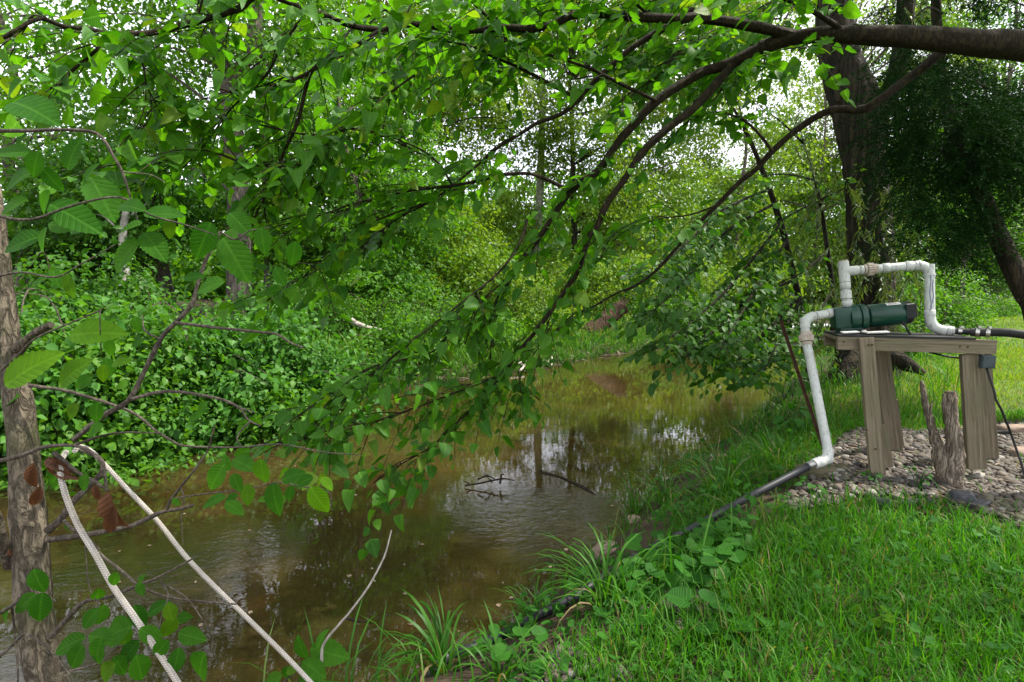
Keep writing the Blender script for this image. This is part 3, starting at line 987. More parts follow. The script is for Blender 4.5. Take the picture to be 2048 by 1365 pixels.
# ------------------------------------------------------------------ the tree whose limb arches over the picture
TR = P(2520, 300, 2.75)
T = thing('broadleaf_tree', (TR[0], TR[1], 0), 'broadleaf tree whose long dark limb arches over the creek with hanging branches', 'tree')
MB().tube([(TR[0] + .1, TR[1], -.2), (TR[0] + .05, TR[1], .5), (TR[0], TR[1], 1.3), P(2420, 200, 2.72), P(2250, 120, 2.68), P(2060, 93, 2.62), P(1930, 84, 2.6), P(1800, 74, 2.62), P(1690, 70, 2.68), P(1600, 74, 2.74),
           P(1520, 96, 2.8)], [.17, .13, .115, .095, .078, .066, .057, .048, .041, .036, .033], 14, jit=.14).build('trunk', 'bark_limb', T, True)
BRS = [  # (points, depth at root, depth at tip, radius at root, at tip)
    ([(1525, 94), (1480, 118), (1440, 135), (1400, 147), (1315, 201), (1264, 253), (1233, 290), (1195, 342), (1141, 383), (1090, 458), (1072, 484), (1042, 522), (1018, 556), (994, 600), (987, 631), (984, 679), (978, 740)], 2.8, 3.1, .036, .004),
    ([(1470, 122), (1400, 205), (1332, 260), (1288, 301), (1247, 362), (1213, 410), (1192, 460), (1178, 474), (1161, 532), (1141, 566), (1110, 611), (1069, 666), (1035, 707), (1008, 748), (973, 789), (939, 823), (891, 867), (861, 895), (800, 930), (745, 968)], 2.82, 2.95, .026, .003),
    ([(1990, 80), (1905, 92), (1838, 141), (1754, 203), (1723, 219), (1669, 219), (1629, 236), (1582, 269), (1545, 303), (1511, 340), (1477, 367), (1434, 411), (1400, 444), (1349, 501), (1315, 539), (1274, 570), (1233, 587), (1178, 618), (1144, 631), (1093, 680)], 2.75, 3.6, .03, .004),
    ([(1600, 74), (1500, 52), (1400, 36), (1349, 38), (1264, 34), (1195, 27), (1144, 31), (1110, 48), (1059, 58), (1008, 56), (922, 62), (854, 51), (809, 50), (761, 63), (700, 99), (649, 120), (615, 147), (564, 167), (478, 184), (440, 178)], 2.75, 2.35, .032, .005),
    ([(619, 147), (608, 191), (595, 246), (564, 314), (543, 372), (513, 427), (500, 470)], 2.42, 2.5, .012, .003),
    ([(765, 61), (700, 51), (632, 24), (560, 0), (470, -40)], 2.5, 2.2, .018, .008),
    ([(560, -60), (495, 3), (472, 20), (393, 44), (308, 65), (273, 68), (219, 68), (171, 58), (126, 53), (79, 38), (31, 61), (-20, 90)], 2.3, 1.9, .018, .006),
    ([(219, 68), (191, 102), (154, 133), (120, 167), (75, 188), (30, 215)], 2.12, 1.95, .008, .003),
    ([(608, 31), (564, 92), (530, 154), (461, 219), (410, 290), (359, 342), (325, 369), (304, 410)], 2.3, 2.5, .007, .002),
    ([(1141, 383), (1076, 352), (1025, 348), (956, 362), (905, 372), (837, 379), (768, 393), (700, 410), (632, 434), (547, 455)], 2.95, 2.6, .013, .003),
    ([(1420, 40), (1383, 22), (1340, 50), (1315, 65), (1264, 96), (1230, 126), (1195, 157), (1161, 195), (1127, 226), (1076, 246), (1042, 267), (994, 297), (953, 332), (905, 372), (854, 407), (785, 444), (720, 500), (660, 560)], 2.8, 2.9, .022, .003),
    ([(1155, 197), (1110, 174), (1042, 137), (990, 116), (939, 92), (888, 82), (840, 60)], 2.85, 2.45, .012, .004),
    ([(905, 372), (878, 328), (837, 297), (768, 270), (700, 256), (640, 265)], 2.8, 2.5, .007, .002),
    ([(1312, 202), (1247, 171), (1178, 137), (1076, 103), (1025, 82), (960, 60)], 2.85, 2.6, .012, .004),
    ([(1055, 440), (1035, 495), (997, 546), (956, 580), (880, 640), (800, 700), (700, 790), (610, 865)], 3.05, 2.6, .009, .002),
    ([(1008, 748), (900, 790), (790, 830), (690, 860), (590, 880), (520, 890)], 2.95, 2.5, .006, .002),
    ([(922, 631), (871, 700), (803, 720), (730, 740), (640, 800), (570, 850)], 2.9, 2.6, .006, .002),
    ([(854, 407), (780, 430), (700, 470), (640, 520), (590, 570), (520, 610)], 2.8, 2.5, .006, .002),
    ([(660, 300), (600, 330), (500, 330), (400, 300), (300, 330), (220, 300)], 2.45, 2.2, .006, .002),
    ([(700, 256), (620, 270), (520, 250), (430, 230), (350, 200), (290, 210)], 2.5, 2.25, .006, .002),
    ([(830, 150), (760, 200), (700, 240), (640, 300), (590, 340)], 2.5, 2.5, .007, .002),
    ([(1000, 60), (960, 20), (900, -30), (800, -60)], 2.6, 2.2, .01, .004),
    ([(1300, 34), (1250, -10), (1150, -40), (1000, -70)], 2.75, 2.3, .012, .005),
    ([(1700, 70), (1620, 20), (1520, -20), (1400, -60)], 2.7, 2.3, .016, .006),
    ([(1110, 640), (1080, 690), (1040, 760), (1080, 800)], 3.3, 3.1, .006, .002),
    ([(1010, 560), (960, 610), (930, 690)], 3.1, 3.0, .006, .002),
    ([(1434, 411), (1380, 430), (1310, 440), (1240, 470), (1200, 520)], 3.3, 3.3, .007, .002),
    ([(1545, 303), (1500, 250), (1440, 225), (1380, 240), (1330, 300)], 3.0, 3.2, .01, .003),
    ([(264, 60), (290, 150), (285, 230), (240, 300)], 2.15, 2.1, .004, .002),
    ([(393, 44), (410, -20), (430, -80)], 2.2, 2.2, .006, .004),
    ([(1640, 72), (1610, 90), (1590, 110)], 2.7, 2.5, .004, .002),
]
for k in range(30):                                             # outer boughs, a little farther off, closing the top of the picture
    x0_, y0_ = rng.uniform(760, 1640), rng.uniform(-70, 90)
    L_ = rng.uniform(150, 330); a_ = rng.uniform(.1, 1.0)
    q_ = [(x0_ - L_ * f_ * math.cos(a_) + rng.normal(0, 8), y0_ + L_ * (f_ * math.sin(a_) * .7 + .12 * f_ * f_) + rng.normal(0, 8)) for f_ in (0, .25, .5, .75, 1)]
    d_ = rng.uniform(3.2, 4.6)
    BRS.append((q_, d_, d_ - .3, .008, .002))
P_, A_, N_, S_ = [], [], [], []
LEAFY = [.3, .35, .86, .3, .1, .2, .1, .1, .1, .25, .5, .2, .1, .25, .25, .05, .05, .1, .05, .05, .1, .1, .1, .15, .1, .1, .2, .3, .1, .1, .2] + [.02] * 30
for (b, d0, d1, r0, r1), t0 in zip(BRS, LEAFY):
    n = len(b)
    wd = MB()
    dd = [d0 + (d1 - d0) * i / (n - 1) for i in range(n)]
    pts = np.array([P(q[0], q[1], dd[i]) for i, q in enumerate(b)])
    wd.tube(pts, .85 * (r1 + (r0 - r1) * np.linspace(1, 0, n) ** 1.0), 8, jit=.2)
    spray([b], d0, d1, .36, .062, .083, wd, P_, A_, N_, S_, t0, .001, .35, .037)
    wd.build('branch', 'bark_limb', T, True)
# unseen crown lobes added above and right of the picture to shade the bank
for c, r, n in [((1.6, 1.6, 3.6), (1.6, 1.5, .6), 60), ((3.3, 3.2, 3.9), (1.5, 1.6, .7), 60), ((.6, 2.4, 3.7), (1.0, 1.2, .5), 14), ((3.5, 4.8, 4.6), (1.9, 1.3, .5), 90), ((1.8, 4.4, 4.4), (1.3, 1.0, .5), 50)]:
    p, a, nn, s = crown_leaves(ellipsoid_pts(n, c, r, .1), 34, .2, .4, .08, .4)
    P_ += list(p); A_ += list(a); N_ += list(nn); S_ += list(s)
T_CURL = leaf_template(7, lambda t: .38 * (math.sin(math.pi * t ** .62) ** .62) * (1 - .25 * t), .75, .5)
T_TORN = leaf_template(9, lambda t: .44 * (math.sin(math.pi * t ** .7) ** .7) * (1 - .2 * t) * (1 - .3 * (math.sin(11 * t) > .82)), .3, -.12)
P_, A_, N_, S_ = map(np.array, (P_, A_, N_, S_))
pick = rng.random(len(P_))
for tm_, lo_, hi_ in ((T_BROAD, 0, .45), (T_CURL, .45, .75), (T_TORN, .75, 1)):
    q = (pick >= lo_) & (pick < hi_)
    leaves('crown', 'leaf_overhead', T, tm_, P_[q], A_[q], N_[q], S_[q])

# ================================================================== shrubs on the far bank
def shrub(name, label, cat, px, py, d, r, h, n, leaf, size, per=60, spread=.17, tmpl=T_DIA, group=None):
    c = P(px, py, d)
    z0 = gz(c[0], c[1])
    th = thing(name, (c[0], c[1], z0), label, cat, group)
    base = np.array((c[0], c[1], z0))
    m = max(8, int(n / 4.6))
    dirs = norm(rng.normal(0, 1, (m, 3)) * (1, 1, .8)); dirs[:, 2] = np.abs(dirs[:, 2])
    cen = []
    w = MB()
    for q in dirs:
        L = rng.uniform(.55, 1.15) + (.35 if rng.random() < .14 else 0)
        tip = q * np.array((r, r * .8, h)) * L
        mid = tip * (.42, .42, .7) + np.array((0, 0, .28 * h * rng.random()))
        b = base + np.array((rng.normal(0, r * .2), rng.normal(0, r * .2), -.03))
        if rng.random() < .5: w.tube([b, b + mid, b + tip], [.012, .008, .003], 5)
        for f in (.45, .66, .84, 1.0):
            cen.append(b + 2 * f * (1 - f) * mid + f * f * tip + np.array((0, 0, -.25 * h * f ** 4 * rng.random())) + rng.normal(0, .07, 3))
    cen = np.array(cen)
    w.build('stem', 'bark_twig', th, True)
    p, a, nn, s = crown_leaves(cen, per, spread * 1.05, .5, size, .35)
    p[:, 2] = np.maximum(p[:, 2], np.maximum(ground_z(p[:, 0], p[:, 1]), WATER) + .03)
    s = s * np.repeat(rng.uniform(.6, 1.35, len(cen)), per)
    leaves('foliage', leaf, th, tmpl, p, a, nn, s, np.repeat(rng.random(len(cen)), per) * .5 + rng.random(len(p)) * .5)
    return th


for args in [
    ('honeysuckle_shrub', 'broad pale-topped shrub beside the left trunk, nearest the left edge', 'shrub', 40, 760, 5.1, .95, 1.1, 190, 'leaf_shrub', .08, 46, .2),
    ('honeysuckle_shrub', 'big rounded shrub spilling over the water left of the grey forked tree', 'shrub', 225, 800, 5.5, .95, 1.2, 230, 'leaf_mid', .07, 46, .2),
    ('honeysuckle_shrub', 'tall shrub in front of the grey forked trunk', 'shrub', 420, 770, 6.3, 1.0, 1.25, 240, 'leaf_shrub', .08, 46, .2),
    ('honeysuckle_shrub', 'shrub at the right end of the left thicket, reaching low over the water', 'shrub', 575, 760, 7.0, .9, 1.0, 200, 'leaf_shrub', .08, 46, .2),
    ('honeysuckle_shrub', 'shrub behind the thicket under the slim pale trunk', 'shrub', 180, 640, 8.3, 1.0, 1.6, 170, 'leaf_deep', .085, 46, .2),
    ('bank_shrub', 'low bright shrub trailing into the water at the foot of the left thicket', 'shrub', 170, 890, 5.0, .75, .5, 110, 'leaf_mid', .075, 44, .16),
    ('bank_shrub', 'low shrub with yellowish leaves trailing over the dark undercut bank', 'shrub', 330, 860, 5.6, .7, .5, 110, 'leaf_shrub', .075, 44, .16),
    ('bank_shrub', 'low trailing shrub where the left thicket meets the hanging branches', 'shrub', 480, 840, 6.1, .7, .5, 110, 'leaf_mid', .075, 44, .16),
    ('leafy_shrub', 'dark shrub behind the grey forked trunk', 'shrub', 560, 640, 9.8, 1.1, 1.4, 150, 'leaf_deep', .065),
    ('leafy_shrub', 'loose shrub behind the fallen branch on the far bank', 'shrub', 740, 650, 10.4, 1.0, 1.2, 150, 'leaf_mid', .065),
    ('leafy_shrub', 'bright shrub on the far bank left of the driftwood pile', 'shrub', 880, 690, 10.8, .8, .9, 130, 'leaf_mid', .06),
    ('bank_shrub', 'shrub overhanging the far waterline in the shade of the hanging branches', 'shrub', 790, 745, 9.3, .7, .7, 110, 'leaf_mid', .07),
    ('bank_shrub', 'loose green shrub just left of the driftwood pile at the waterline', 'shrub', 950, 715, 11, .75, .7, 110, 'leaf_mid', .07),
    ('bank_shrub', 'low green shrub between the driftwood pile and the broken log', 'shrub', 1080, 690, 13.0, .6, .5, 100, 'leaf_mid', .075),
    ('bank_shrub', 'dark shrub crowding the far bank right of the broken log', 'shrub', 1400, 650, 16.2, 1.2, 1.0, 130, 'leaf_deep', .085),
    ('leafy_shrub', 'sunlit yellow-green shrub left of the broken log', 'shrub', 1040, 640, 13.2, 1.2, 1.5, 190, 'leaf_sun_tint', .07),
    ('leafy_shrub', 'pale sunlit shrub below the whitish trunk', 'shrub', 1170, 600, 16, 1.3, 1.5, 180, 'leaf_sun_tint', .075),
    ('leafy_shrub', 'green shrub on the far bank right of the broken log', 'shrub', 1330, 640, 15.6, 1.2, 1.2, 150, 'leaf_mid', .075),
    ('leafy_shrub', 'sunlit shrub at the creek bend', 'shrub', 1440, 630, 19, 1.5, 1.6, 160, 'leaf_sun_tint', .085),
    ('leafy_shrub', 'bright bush at the left edge of the far lawn behind the pump pipes', 'shrub', 1870, 600, 11, .9, 1.5, 170, 'leaf_mid', .07),
    ('leafy_shrub', 'open bush with thin bare stems behind the green motor', 'shrub', 1815, 640, 8.6, .55, 1.1, 60, 'leaf_mid', .06),
    ('leafy_shrub', 'dense bush at the left end of the lawn hedge', 'shrub', 1960, 580, 22, 1.9, 2.0, 150, 'leaf_mid', .09),
    ('leafy_shrub', 'dense bush closing the lawn at the right edge', 'shrub', 2060, 580, 24, 2.2, 2.2, 150, 'leaf_deep', .1),
]:
    tm_ = T_OVATE if args[0] in ('honeysuckle_shrub', 'bank_shrub') else T_DIA
    shrub(*args, tmpl=tm_)

# ================================================================== pump stand
def S(px, py, off=0.0):
    return P(px, py, 3.22 - (px - 1675) / 315 * .2 + off)


def board(mb, a, b, width, thick, face):
    """a squared board from a to b; face points out of its wide side"""
    a, b = np.asarray(a, float), np.asarray(b, float)
    d = b - a; L = np.linalg.norm(d); d /= L
    f = np.asarray(face, float); f = f - d * f.dot(d); f /= np.linalg.norm(f)
    s = np.cross(d, f)
    return mb.box((a + b) / 2, s * width / 2, d * L / 2, f * thick / 2)


RX = norm(S(1990, 690) - S(1675, 686)); RX[2] = 0; RX = norm(RX)          # along the stand
FY = np.array((RX[1], -RX[0], 0.0))                                       # out of its front, towards the viewer
UP = np.array((0, 0, 1.0))
stand = thing('wooden_stand', (S(1830, 930)[0], S(1830, 930)[1], 0), 'weathered timber stand on splayed legs carrying the green pump', 'stand')


def local_lumber(name, a, b, width, thick, face, mat='lumber', bev=.003):
    """board as its own part, its mesh turned so that the grain runs along it"""
    a, b = np.asarray(a, float), np.asarray(b, float)
    d = b - a; L = np.linalg.norm(d); d /= L
    f = np.asarray(face, float); f = f - d * f.dot(d); f /= np.linalg.norm(f)
    s = np.cross(d, f)
    from mathutils import Matrix
    mb = MB().box((0, 0, 0), (width / 2, 0, 0), (0, thick / 2, 0), (0, 0, L / 2))
    o = mb.build(name, mat, None, bevel=bev)
    c = (a + b) / 2 - origin(stand)
    m = Matrix(((s[0], -f[0], d[0], c[0]), (s[1], -f[1], d[1], c[1]), (s[2], -f[2], d[2], c[2]), (0, 0, 0, 1)))
    if m.to_3x3().determinant() < 0:
        m = Matrix(((-s[0], -f[0], d[0], c[0]), (-s[1], -f[1], d[1], c[1]), (-s[2], -f[2], d[2], c[2]), (0, 0, 0, 1)))
    o.parent = stand
    o.matrix_local = m
    return o


# front and back beams, tray of short boards, black sheet on top
bl, brr = S(1674, 686), S(1990, 694.5)
o = local_lumber('beam', bl, brr, .078, .038, FY)
o = local_lumber('beam', bl - FY * .26 - UP * .003, brr - FY * .26 - UP * .003, .078, .038, FY)
for k in range(5):
    t_ = (k + .5) / 5
    c0 = bl + (brr - RX * .12 - bl) * t_ + UP * .027
    local_lumber('deck_board', c0 - FY * .022, c0 - FY * .238, .152, .018, UP)
tl, trr = S(1673, 672), S(1950, 677.5)
tl, trr = bl + UP * .0445, bl + (brr - bl) * .87 + UP * .0445
sh = MB().box((tl + trr) / 2 - FY * .128, (trr - tl) / 2, FY * .152, UP * .005)
sh.build('black_sheet', 'black_rubber', stand)
# legs
lg = [((1731, 676, -.03), (1754, 940, -.02), .076, .04), ((1762, 700, .36), (1790, 915, .42), .088, .04),
      ((1939, 708, .02), (1951, 925, .05), .088, .04), ((1962, 708, .28), (1977, 905, .34), .088, .04)]
for (a_, b_, wd_, th_) in lg:
    A_p, B_p = S(*a_), S(*b_)
    B_p = B_p + (B_p - A_p) * .06
    local_lumber('leg', A_p, B_p, wd_, th_, FY)
for (a_, b_) in [((1763, 850, .03), (1775, 930, .04)), ((1786, 800, .45), (1800, 905, .47))]:
    A_p, B_p = S(*a_), S(*b_)
    local_lumber('brace', A_p, B_p + (B_p - A_p) * .06, .05, .03, FY)
for (px, py) in ((1738, 690), (1745, 690), (1920, 693), (1936, 694), (1688, 684), (1733, 860), (1752, 899)):
    p = S(px, py, -.021 if px > 1760 or px < 1700 else -.055)
    MB().tube([p - FY * .01, p + FY * .004], .0042, 8, False).build('screw', 'rust', stand)

# ---------------------------------------------------------------- pump
PA = norm(S(1810, 622, .12) - S(1700, 632, .12))                         # the motor axis, tipped up to the right
PU = norm(UP - PA * UP.dot(PA)); PF = np.cross(PA, PU)                   # PF towards the viewer
if PF[1] > 0: PF = -PF
pump = thing('water_pump', S(1740, 668, .14), 'dark green electric water pump on the timber stand', 'pump')


def lathe(mb, c, ax, prof, sides=28):
    """solid of revolution: prof is (along, radius)"""
    ax = norm(np.asarray(ax, float))
    u = np.cross(ax, (0, 0, 1.0)) if abs(ax[2]) < .9 else np.cross(ax, (1.0, 0, 0))
    u = norm(u); v_ = np.cross(ax, u)
    v = []
    for a_, r_ in prof:
        for k in range(sides):
            th_ = 2 * math.pi * k / sides
            v.append(np.asarray(c) + ax * a_ + (u * math.cos(th_) + v_ * math.sin(th_)) * r_)
    f = []
    for i in range(len(prof) - 1):
        for k in range(sides):
            a2, b2 = i * sides + k, i * sides + (k + 1) % sides
            f.append((a2, b2, b2 + sides, a2 + sides))
    f.append(tuple(range(sides))[::-1]); m = (len(prof) - 1) * sides
    f.append(tuple(range(m, m + sides)))
    return mb.add(v, f)


pc = S(1682, 637, .13)                                                   # middle of the wet end
m = MB()
m.box(pc + PA * .0 + PU * .004, PA * .048, PF * .06, PU * .062)
m.build('volute', 'pump_green', pump, True, .012)
m = MB(); lathe(m, pc + PA * .035 - PU * .004, PA, [(0, .062), (.004, .076), (.05, .078), (.056, .074)], 26)
lathe(m, pc + PA * .092 - PU * .006, PA, [(0, .07), (.004, .081), (.032, .081), (.038, .074)], 26)
m.box(pc + PA * .04 - PU * .05, PA * .06, PF * .05, PU * .035)
m.build('casing', 'pump_green', pump, True)
m = MB(); lathe(m, pc + PA * .13 - PU * .004, PA, [(0, .035), (.035, .035), (.055, .04)], 20)
for k in range(4):
    q = pc + PA * .15 + PU * (.038 if k < 2 else -.042) + PF * (.035 if k % 2 else -.035)
    m.box(q, PA * .03, PF * .008, PU * .008)
m.build('bracket', 'pump_dark', pump, True)
mc = S(1733, 635, .13) + PU * .006
m = MB(); lathe(m, mc, PA, [(0, .054), (.006, .065), (.012, .068), (.19, .068), (.196, .065)], 36)
m.build('motor', 'pump_green', pump, True)
m = MB(); lathe(m, mc + PA * .196, PA, [(0, .066), (.03, .065), (.038, .056), (.04, .03)], 30)
m.box(mc + PA * .212 + PU * .012 + PF * .04, PA * .026, PF * .03, PU * .04)
m.build('motor_cap', 'black_rubber', pump, True)


def sticker(mb, c, ax, a0, a1, t0, t1, r):
    """a label wrapped on the motor"""
    v, f = [], []
    for i in range(7):
        th_ = t0 + (t1 - t0) * i / 6
        n_ = PU * math.cos(th_) + PF * math.sin(th_)
        v += [c + ax * a0 + n_ * r, c + ax * a1 + n_ * r]
    for i in range(6): f.append((2 * i, 2 * i + 1, 2 * i + 3, 2 * i + 2))
    return mb.add(v, f)


sticker(MB(), mc, PA, .098, .172, .12, .62, .0692).build('label_plate', 'sticker', pump)
m = MB()
for k in range(4): sticker(m, mc, PA, .104, .160 - .012 * (k % 2), .2 + k * .1, .235 + k * .1, .0697)
m.build('label_print', 'sticker_print', pump)
q = mc + PA * .212 + PU * .0535 + PF * .036
MB().box(q, PA * .018, PF * .024, PU * .0012).build('label_plate', 'sticker', pump)
m = MB()
for k in range(3): m.box(q + PF * (-.012 + .012 * k) + PU * .0016, PA * .012, PF * .0028, PU * .0008)
m.build('label_print', 'sticker_print', pump)
m = MB()
m.box(pc + PA * .06 - PU * .075, PA * .075, PF * .05, PU * .008)
m.box(pc + PA * .1 - PU * .066, PA * .03, PF * .03, PU * .012)
m.build('base_plate', 'pump_dark', pump, False, .003)
for (xa, xb, y_) in ((1683, 1716, 665.5), (1731, 1776, 665.5)):
    a_, b_ = S(xa, y_, .02), S(xb, y_ - 1.5, .02)
    m = MB(); board(m, a_, b_, .06, .008, UP); m.build('foot_strip', 'white_strip', pump, False, .002)
m = MB(); lathe(m, S(1728, 663, .03), UP, [(-.006, .012), (.006, .012)], 12); m.build('bolt', 'white_strip', pump)
m = MB(); lathe(m, S(1710, 617, .12), UP, [(-.02, .014), (.006, .014)], 12); m.build('priming_plug', 'sticker', pump, True)

# ---------------------------------------------------------------- plastic pipe runs
RP = .0255


def elbow_pts(a, c, b, r):
    """corner rounded with radius r"""
    a, c, b = map(np.asarray, (a, c, b))
    d1, d2 = norm(a - c), norm(b - c)
    out = []
    p0, p1 = c + d1 * r, c + d2 * r
    for i in range(9):
        t_ = i / 8
        out.append((1 - t_) ** 2 * p0 + 2 * t_ * (1 - t_) * c + t_ ** 2 * p1)
    return np.array(out)


def pipe(parent, a, b, r=RP, name='pipe', mat='pvc'):
    return MB().tube([a, b], r, 24, False).build(name, mat, parent, True)


def collar(parent, a, b, t0, t1, r, name='coupling', mat='pvc'):
    a, b = np.asarray(a), np.asarray(b)
    L = np.linalg.norm(b - a)
    m = MB(); lathe(m, a, b - a, [(L * t0, r * .94), (L * t0 + .0015, r), (L * t1 - .0015, r), (L * t1, r * .94)], 26)
    nf = len(m.f)
    for t_ in (t0, t1): lathe(m, a, b - a, [(L * t_ - .0016, RP * 1.035), (L * t_ + .0016, RP * 1.035)], 22)
    o = m.build(name, mat, parent, True)
    o.data.materials.append(M['pipe_joint'])
    for p_ in o.data.polygons[nf:]: p_.material_index = 1
    return o


def union(parent, c, ax, r, h, name='union_nut'):
    """ribbed union nut"""
    ax = norm(np.asarray(ax, float))
    u = norm(np.cross(ax, (0, 1.0, .13))); v_ = np.cross(ax, u)
    n = 64; v, f = [], []
    prof = [(-h * .5, .86), (-h * .42, 1), (h * .42, 1), (h * .5, .86)]
    for a_, k_ in prof:
        for k in range(n):
            th_ = 2 * math.pi * k / n
            rr = r * k_ * (1.0 if (k // 2) % 2 else .93)
            v.append(np.asarray(c) + ax * a_ + (u * math.cos(th_) + v_ * math.sin(th_)) * rr)
    for i in range(3):
        for k in range(n):
            a2, b2 = i * n + k, i * n + (k + 1) % n
            f.append((a2, b2, b2 + n, a2 + n))
    f.append(tuple(range(n))[::-1]); f.append(tuple(range(3 * n, 4 * n)))
    return MB().add(v, f).build(name, 'pvc_worn', parent)


O = .12
run = thing('discharge_pipe', S(1693, 612, O), 'white plastic pipe looping over the pump to the right-hand hose', 'pipe')
a, b = S(1694, 614, O), S(1686.5, 524, O)
pipe(run, a, a + (b - a) * .45, RP * .98)
collar(run, a, b, 0.02, .14, RP * 1.06); collar(run, a, b, .18, .36, RP * 1.18, 'coupling'); collar(run, a, b, .40, .54, RP * 1.14, 'coupling')
m = MB(); lathe(m, a, b - a, [(np.linalg.norm(b - a) * .55, RP * 1.15), (np.linalg.norm(b - a), RP * 1.15)], 24)
br0, br1 = S(1690, 543.5, O), S(1716, 541, O)
m.tube([br0, br1], RP * 1.12, 24, False); m.build('tee_fitting', 'pvc', run, True)
m = MB(); lathe(m, b, b - a, [(0, RP * .98), (.008, RP * .98)], 20); m.build('plug', 'pvc_worn', run, True)
e1, c1, e2 = S(1716, 541, O), S(1859, 529.5, O), S(1858.5, 620, O)
pipe(run, e1, c1 + norm(e1 - c1) * .05)
hl = lambda px: (px - 1716) / (1859 - 1716)
collar(run, e1, c1, hl(1719), hl(1727), RP * 1.08); collar(run, e1, c1, hl(1728), hl(1733), RP * 1.2, 'coupling', 'pvc_worn')
union(run, e1 + (c1 - e1) * hl(1741), c1 - e1, RP * 1.52, .036)
collar(run, e1, c1, hl(1748), hl(1755), RP * 1.2, 'coupling', 'pvc_worn')
collar(run, e1, c1, hl(1765), hl(1780), RP * 1.14); collar(run, e1, c1, hl(1811), hl(1826), RP * 1.15)
MB().tube(elbow_pts(e1, c1, e2, .075), RP * 1.14, 24, False).build('elbow', 'pvc', run, True)
collar(run, e1, c1, hl(1836), hl(1841), RP * 1.22)
collar(run, c1, e2, .2, .255, RP * 1.22)
c2, e3 = S(1860, 659.5, O - .01), S(1884, 661.5, O - .02)
pipe(run, c1, c2 + (c1 - c2) * .15)
collar(run, c1, c2, .70, .835, RP * 1.1); collar(run, c1, c2, .845, .865, RP * 1.05, 'coupling', 'pvc_worn')
MB().tube(elbow_pts(c1, c2, e3 + (e3 - c2), .075), RP * 1.12, 24, False).build('elbow', 'pvc', run, True)
ef = S(1908, 662.5, O - .03)
MB().tube([e3 - norm(ef - e3) * .01, ef], RP * .98, 20, False).build('pipe', 'pvc', run, True)
collar(run, e3, ef, -.1, .22, RP * 1.18); collar(run, e3, ef, .35, .8, RP * 1.1, 'coupling')
m = MB()                                                                # runs of blue primer
for k, (xs, y0_, y1_) in enumerate(((1856, 547, 618), (1861, 560, 606))):
    pts = []
    for j in range(9):
        t_ = j / 8
        q = S(xs + 1.1 * math.sin(j * 1.1 + k * 2), y0_ + (y1_ - y0_) * t_, O)
        ctr = c1 + (c2 - c1) * ((q[2] - c1[2]) / (c2[2] - c1[2]))
        dx = (q - ctr).dot(RX); dx = max(-RP * .9, min(RP * .9, dx))
        pts.append(ctr + RX * dx + FY * (math.sqrt(RP * RP - dx * dx) + .0012))
    m.tube(pts, [.0016 + .0012 * random.random() for _ in pts], 5)
m.build('primer_run', 'primer_stain', run)

run = thing('suction_pipe', S(1612, 690, .0), 'white plastic pipe dropping from the pump to the black hose on the bank', 'pipe')
s0, s1, s2 = S(1668, 625.5, O), S(1608, 636.5, O - .02), S(1611, 665, O - .03)
pipe(run, s0, s1 + norm(s0 - s1) * .05)
collar(run, s0, s1, .05, .22, RP * 1.14)
MB().tube(elbow_pts(s0, s1, s2, .062), RP * 1.13, 24, False).build('elbow', 'pvc', run, True)
collar(run, s0, s1, .56, .6, RP * 1.17)
pipe(run, s1, s2)
u1, u2 = S(1612, 664, O - .03), S(1614, 690, O - .04)
m = MB(); lathe(m, u1, u2 - u1, [(0, RP * 1.25), (.03, RP * 1.3)], 24); lathe(m, u2, u1 - u2, [(0, RP * 1.2), (.018, RP * 1.25)], 24); m.build('coupling', 'pvc_worn', run, True)
union(run, (u1 + u2) / 2, u2 - u1, RP * 1.62, .04)
d0_, d1_, d2_ = S(1614, 688, O - .04), S(1659, 917, -.1), S(1627, 929, -.16)
pipe(run, d0_, d1_ + norm(d0_ - d1_) * .04)
MB().tube(elbow_pts(d0_, d1_, d2_, .05), RP * 1.14, 24, False).build('elbow', 'pvc', run, True)
collar(run, d0_, d1_, .935, .96, RP * 1.18)
pipe(run, d1_, d2_, RP * 1.1)
collar(run, d1_, d2_, .42, .8, RP * 1.16)
tf_ = d2_ + norm(d2_ - d1_) * .045
m = MB()
for k in range(7): lathe(m, d2_, d2_ - d1_, [(.004 + k * .006, RP * .85), (.006 + k * .006, RP * .93), (.008 + k * .006, RP * .85)], 20)
m.build('thread', 'steel', run)
r_el = thing('hose', tf_, 'black poly hose running from the pipe elbow down the bank into the water', 'hose')
hp = [tf_ - norm(d2_ - d1_) * .012, S(1590, 947, -.2)]
for px, py in ((1500, 995), (1440, 1028), (1380, 1062), (1330, 1086), (1280, 1113), (1215, 1152), (1150, 1195), (1060, 1243), (1000, 1273), (940, 1300), (880, 1328), (800, 1352)):
    hp.append(GP(px, py, .055 if px > 1270 else .03) + UP * .004)
hp[-1][2] = min(hp[-1][2], WATER - .03)
MB().tube(hp, .0195, 18, True, 0, .05).build('tubing', 'black_poly', r_el, True)

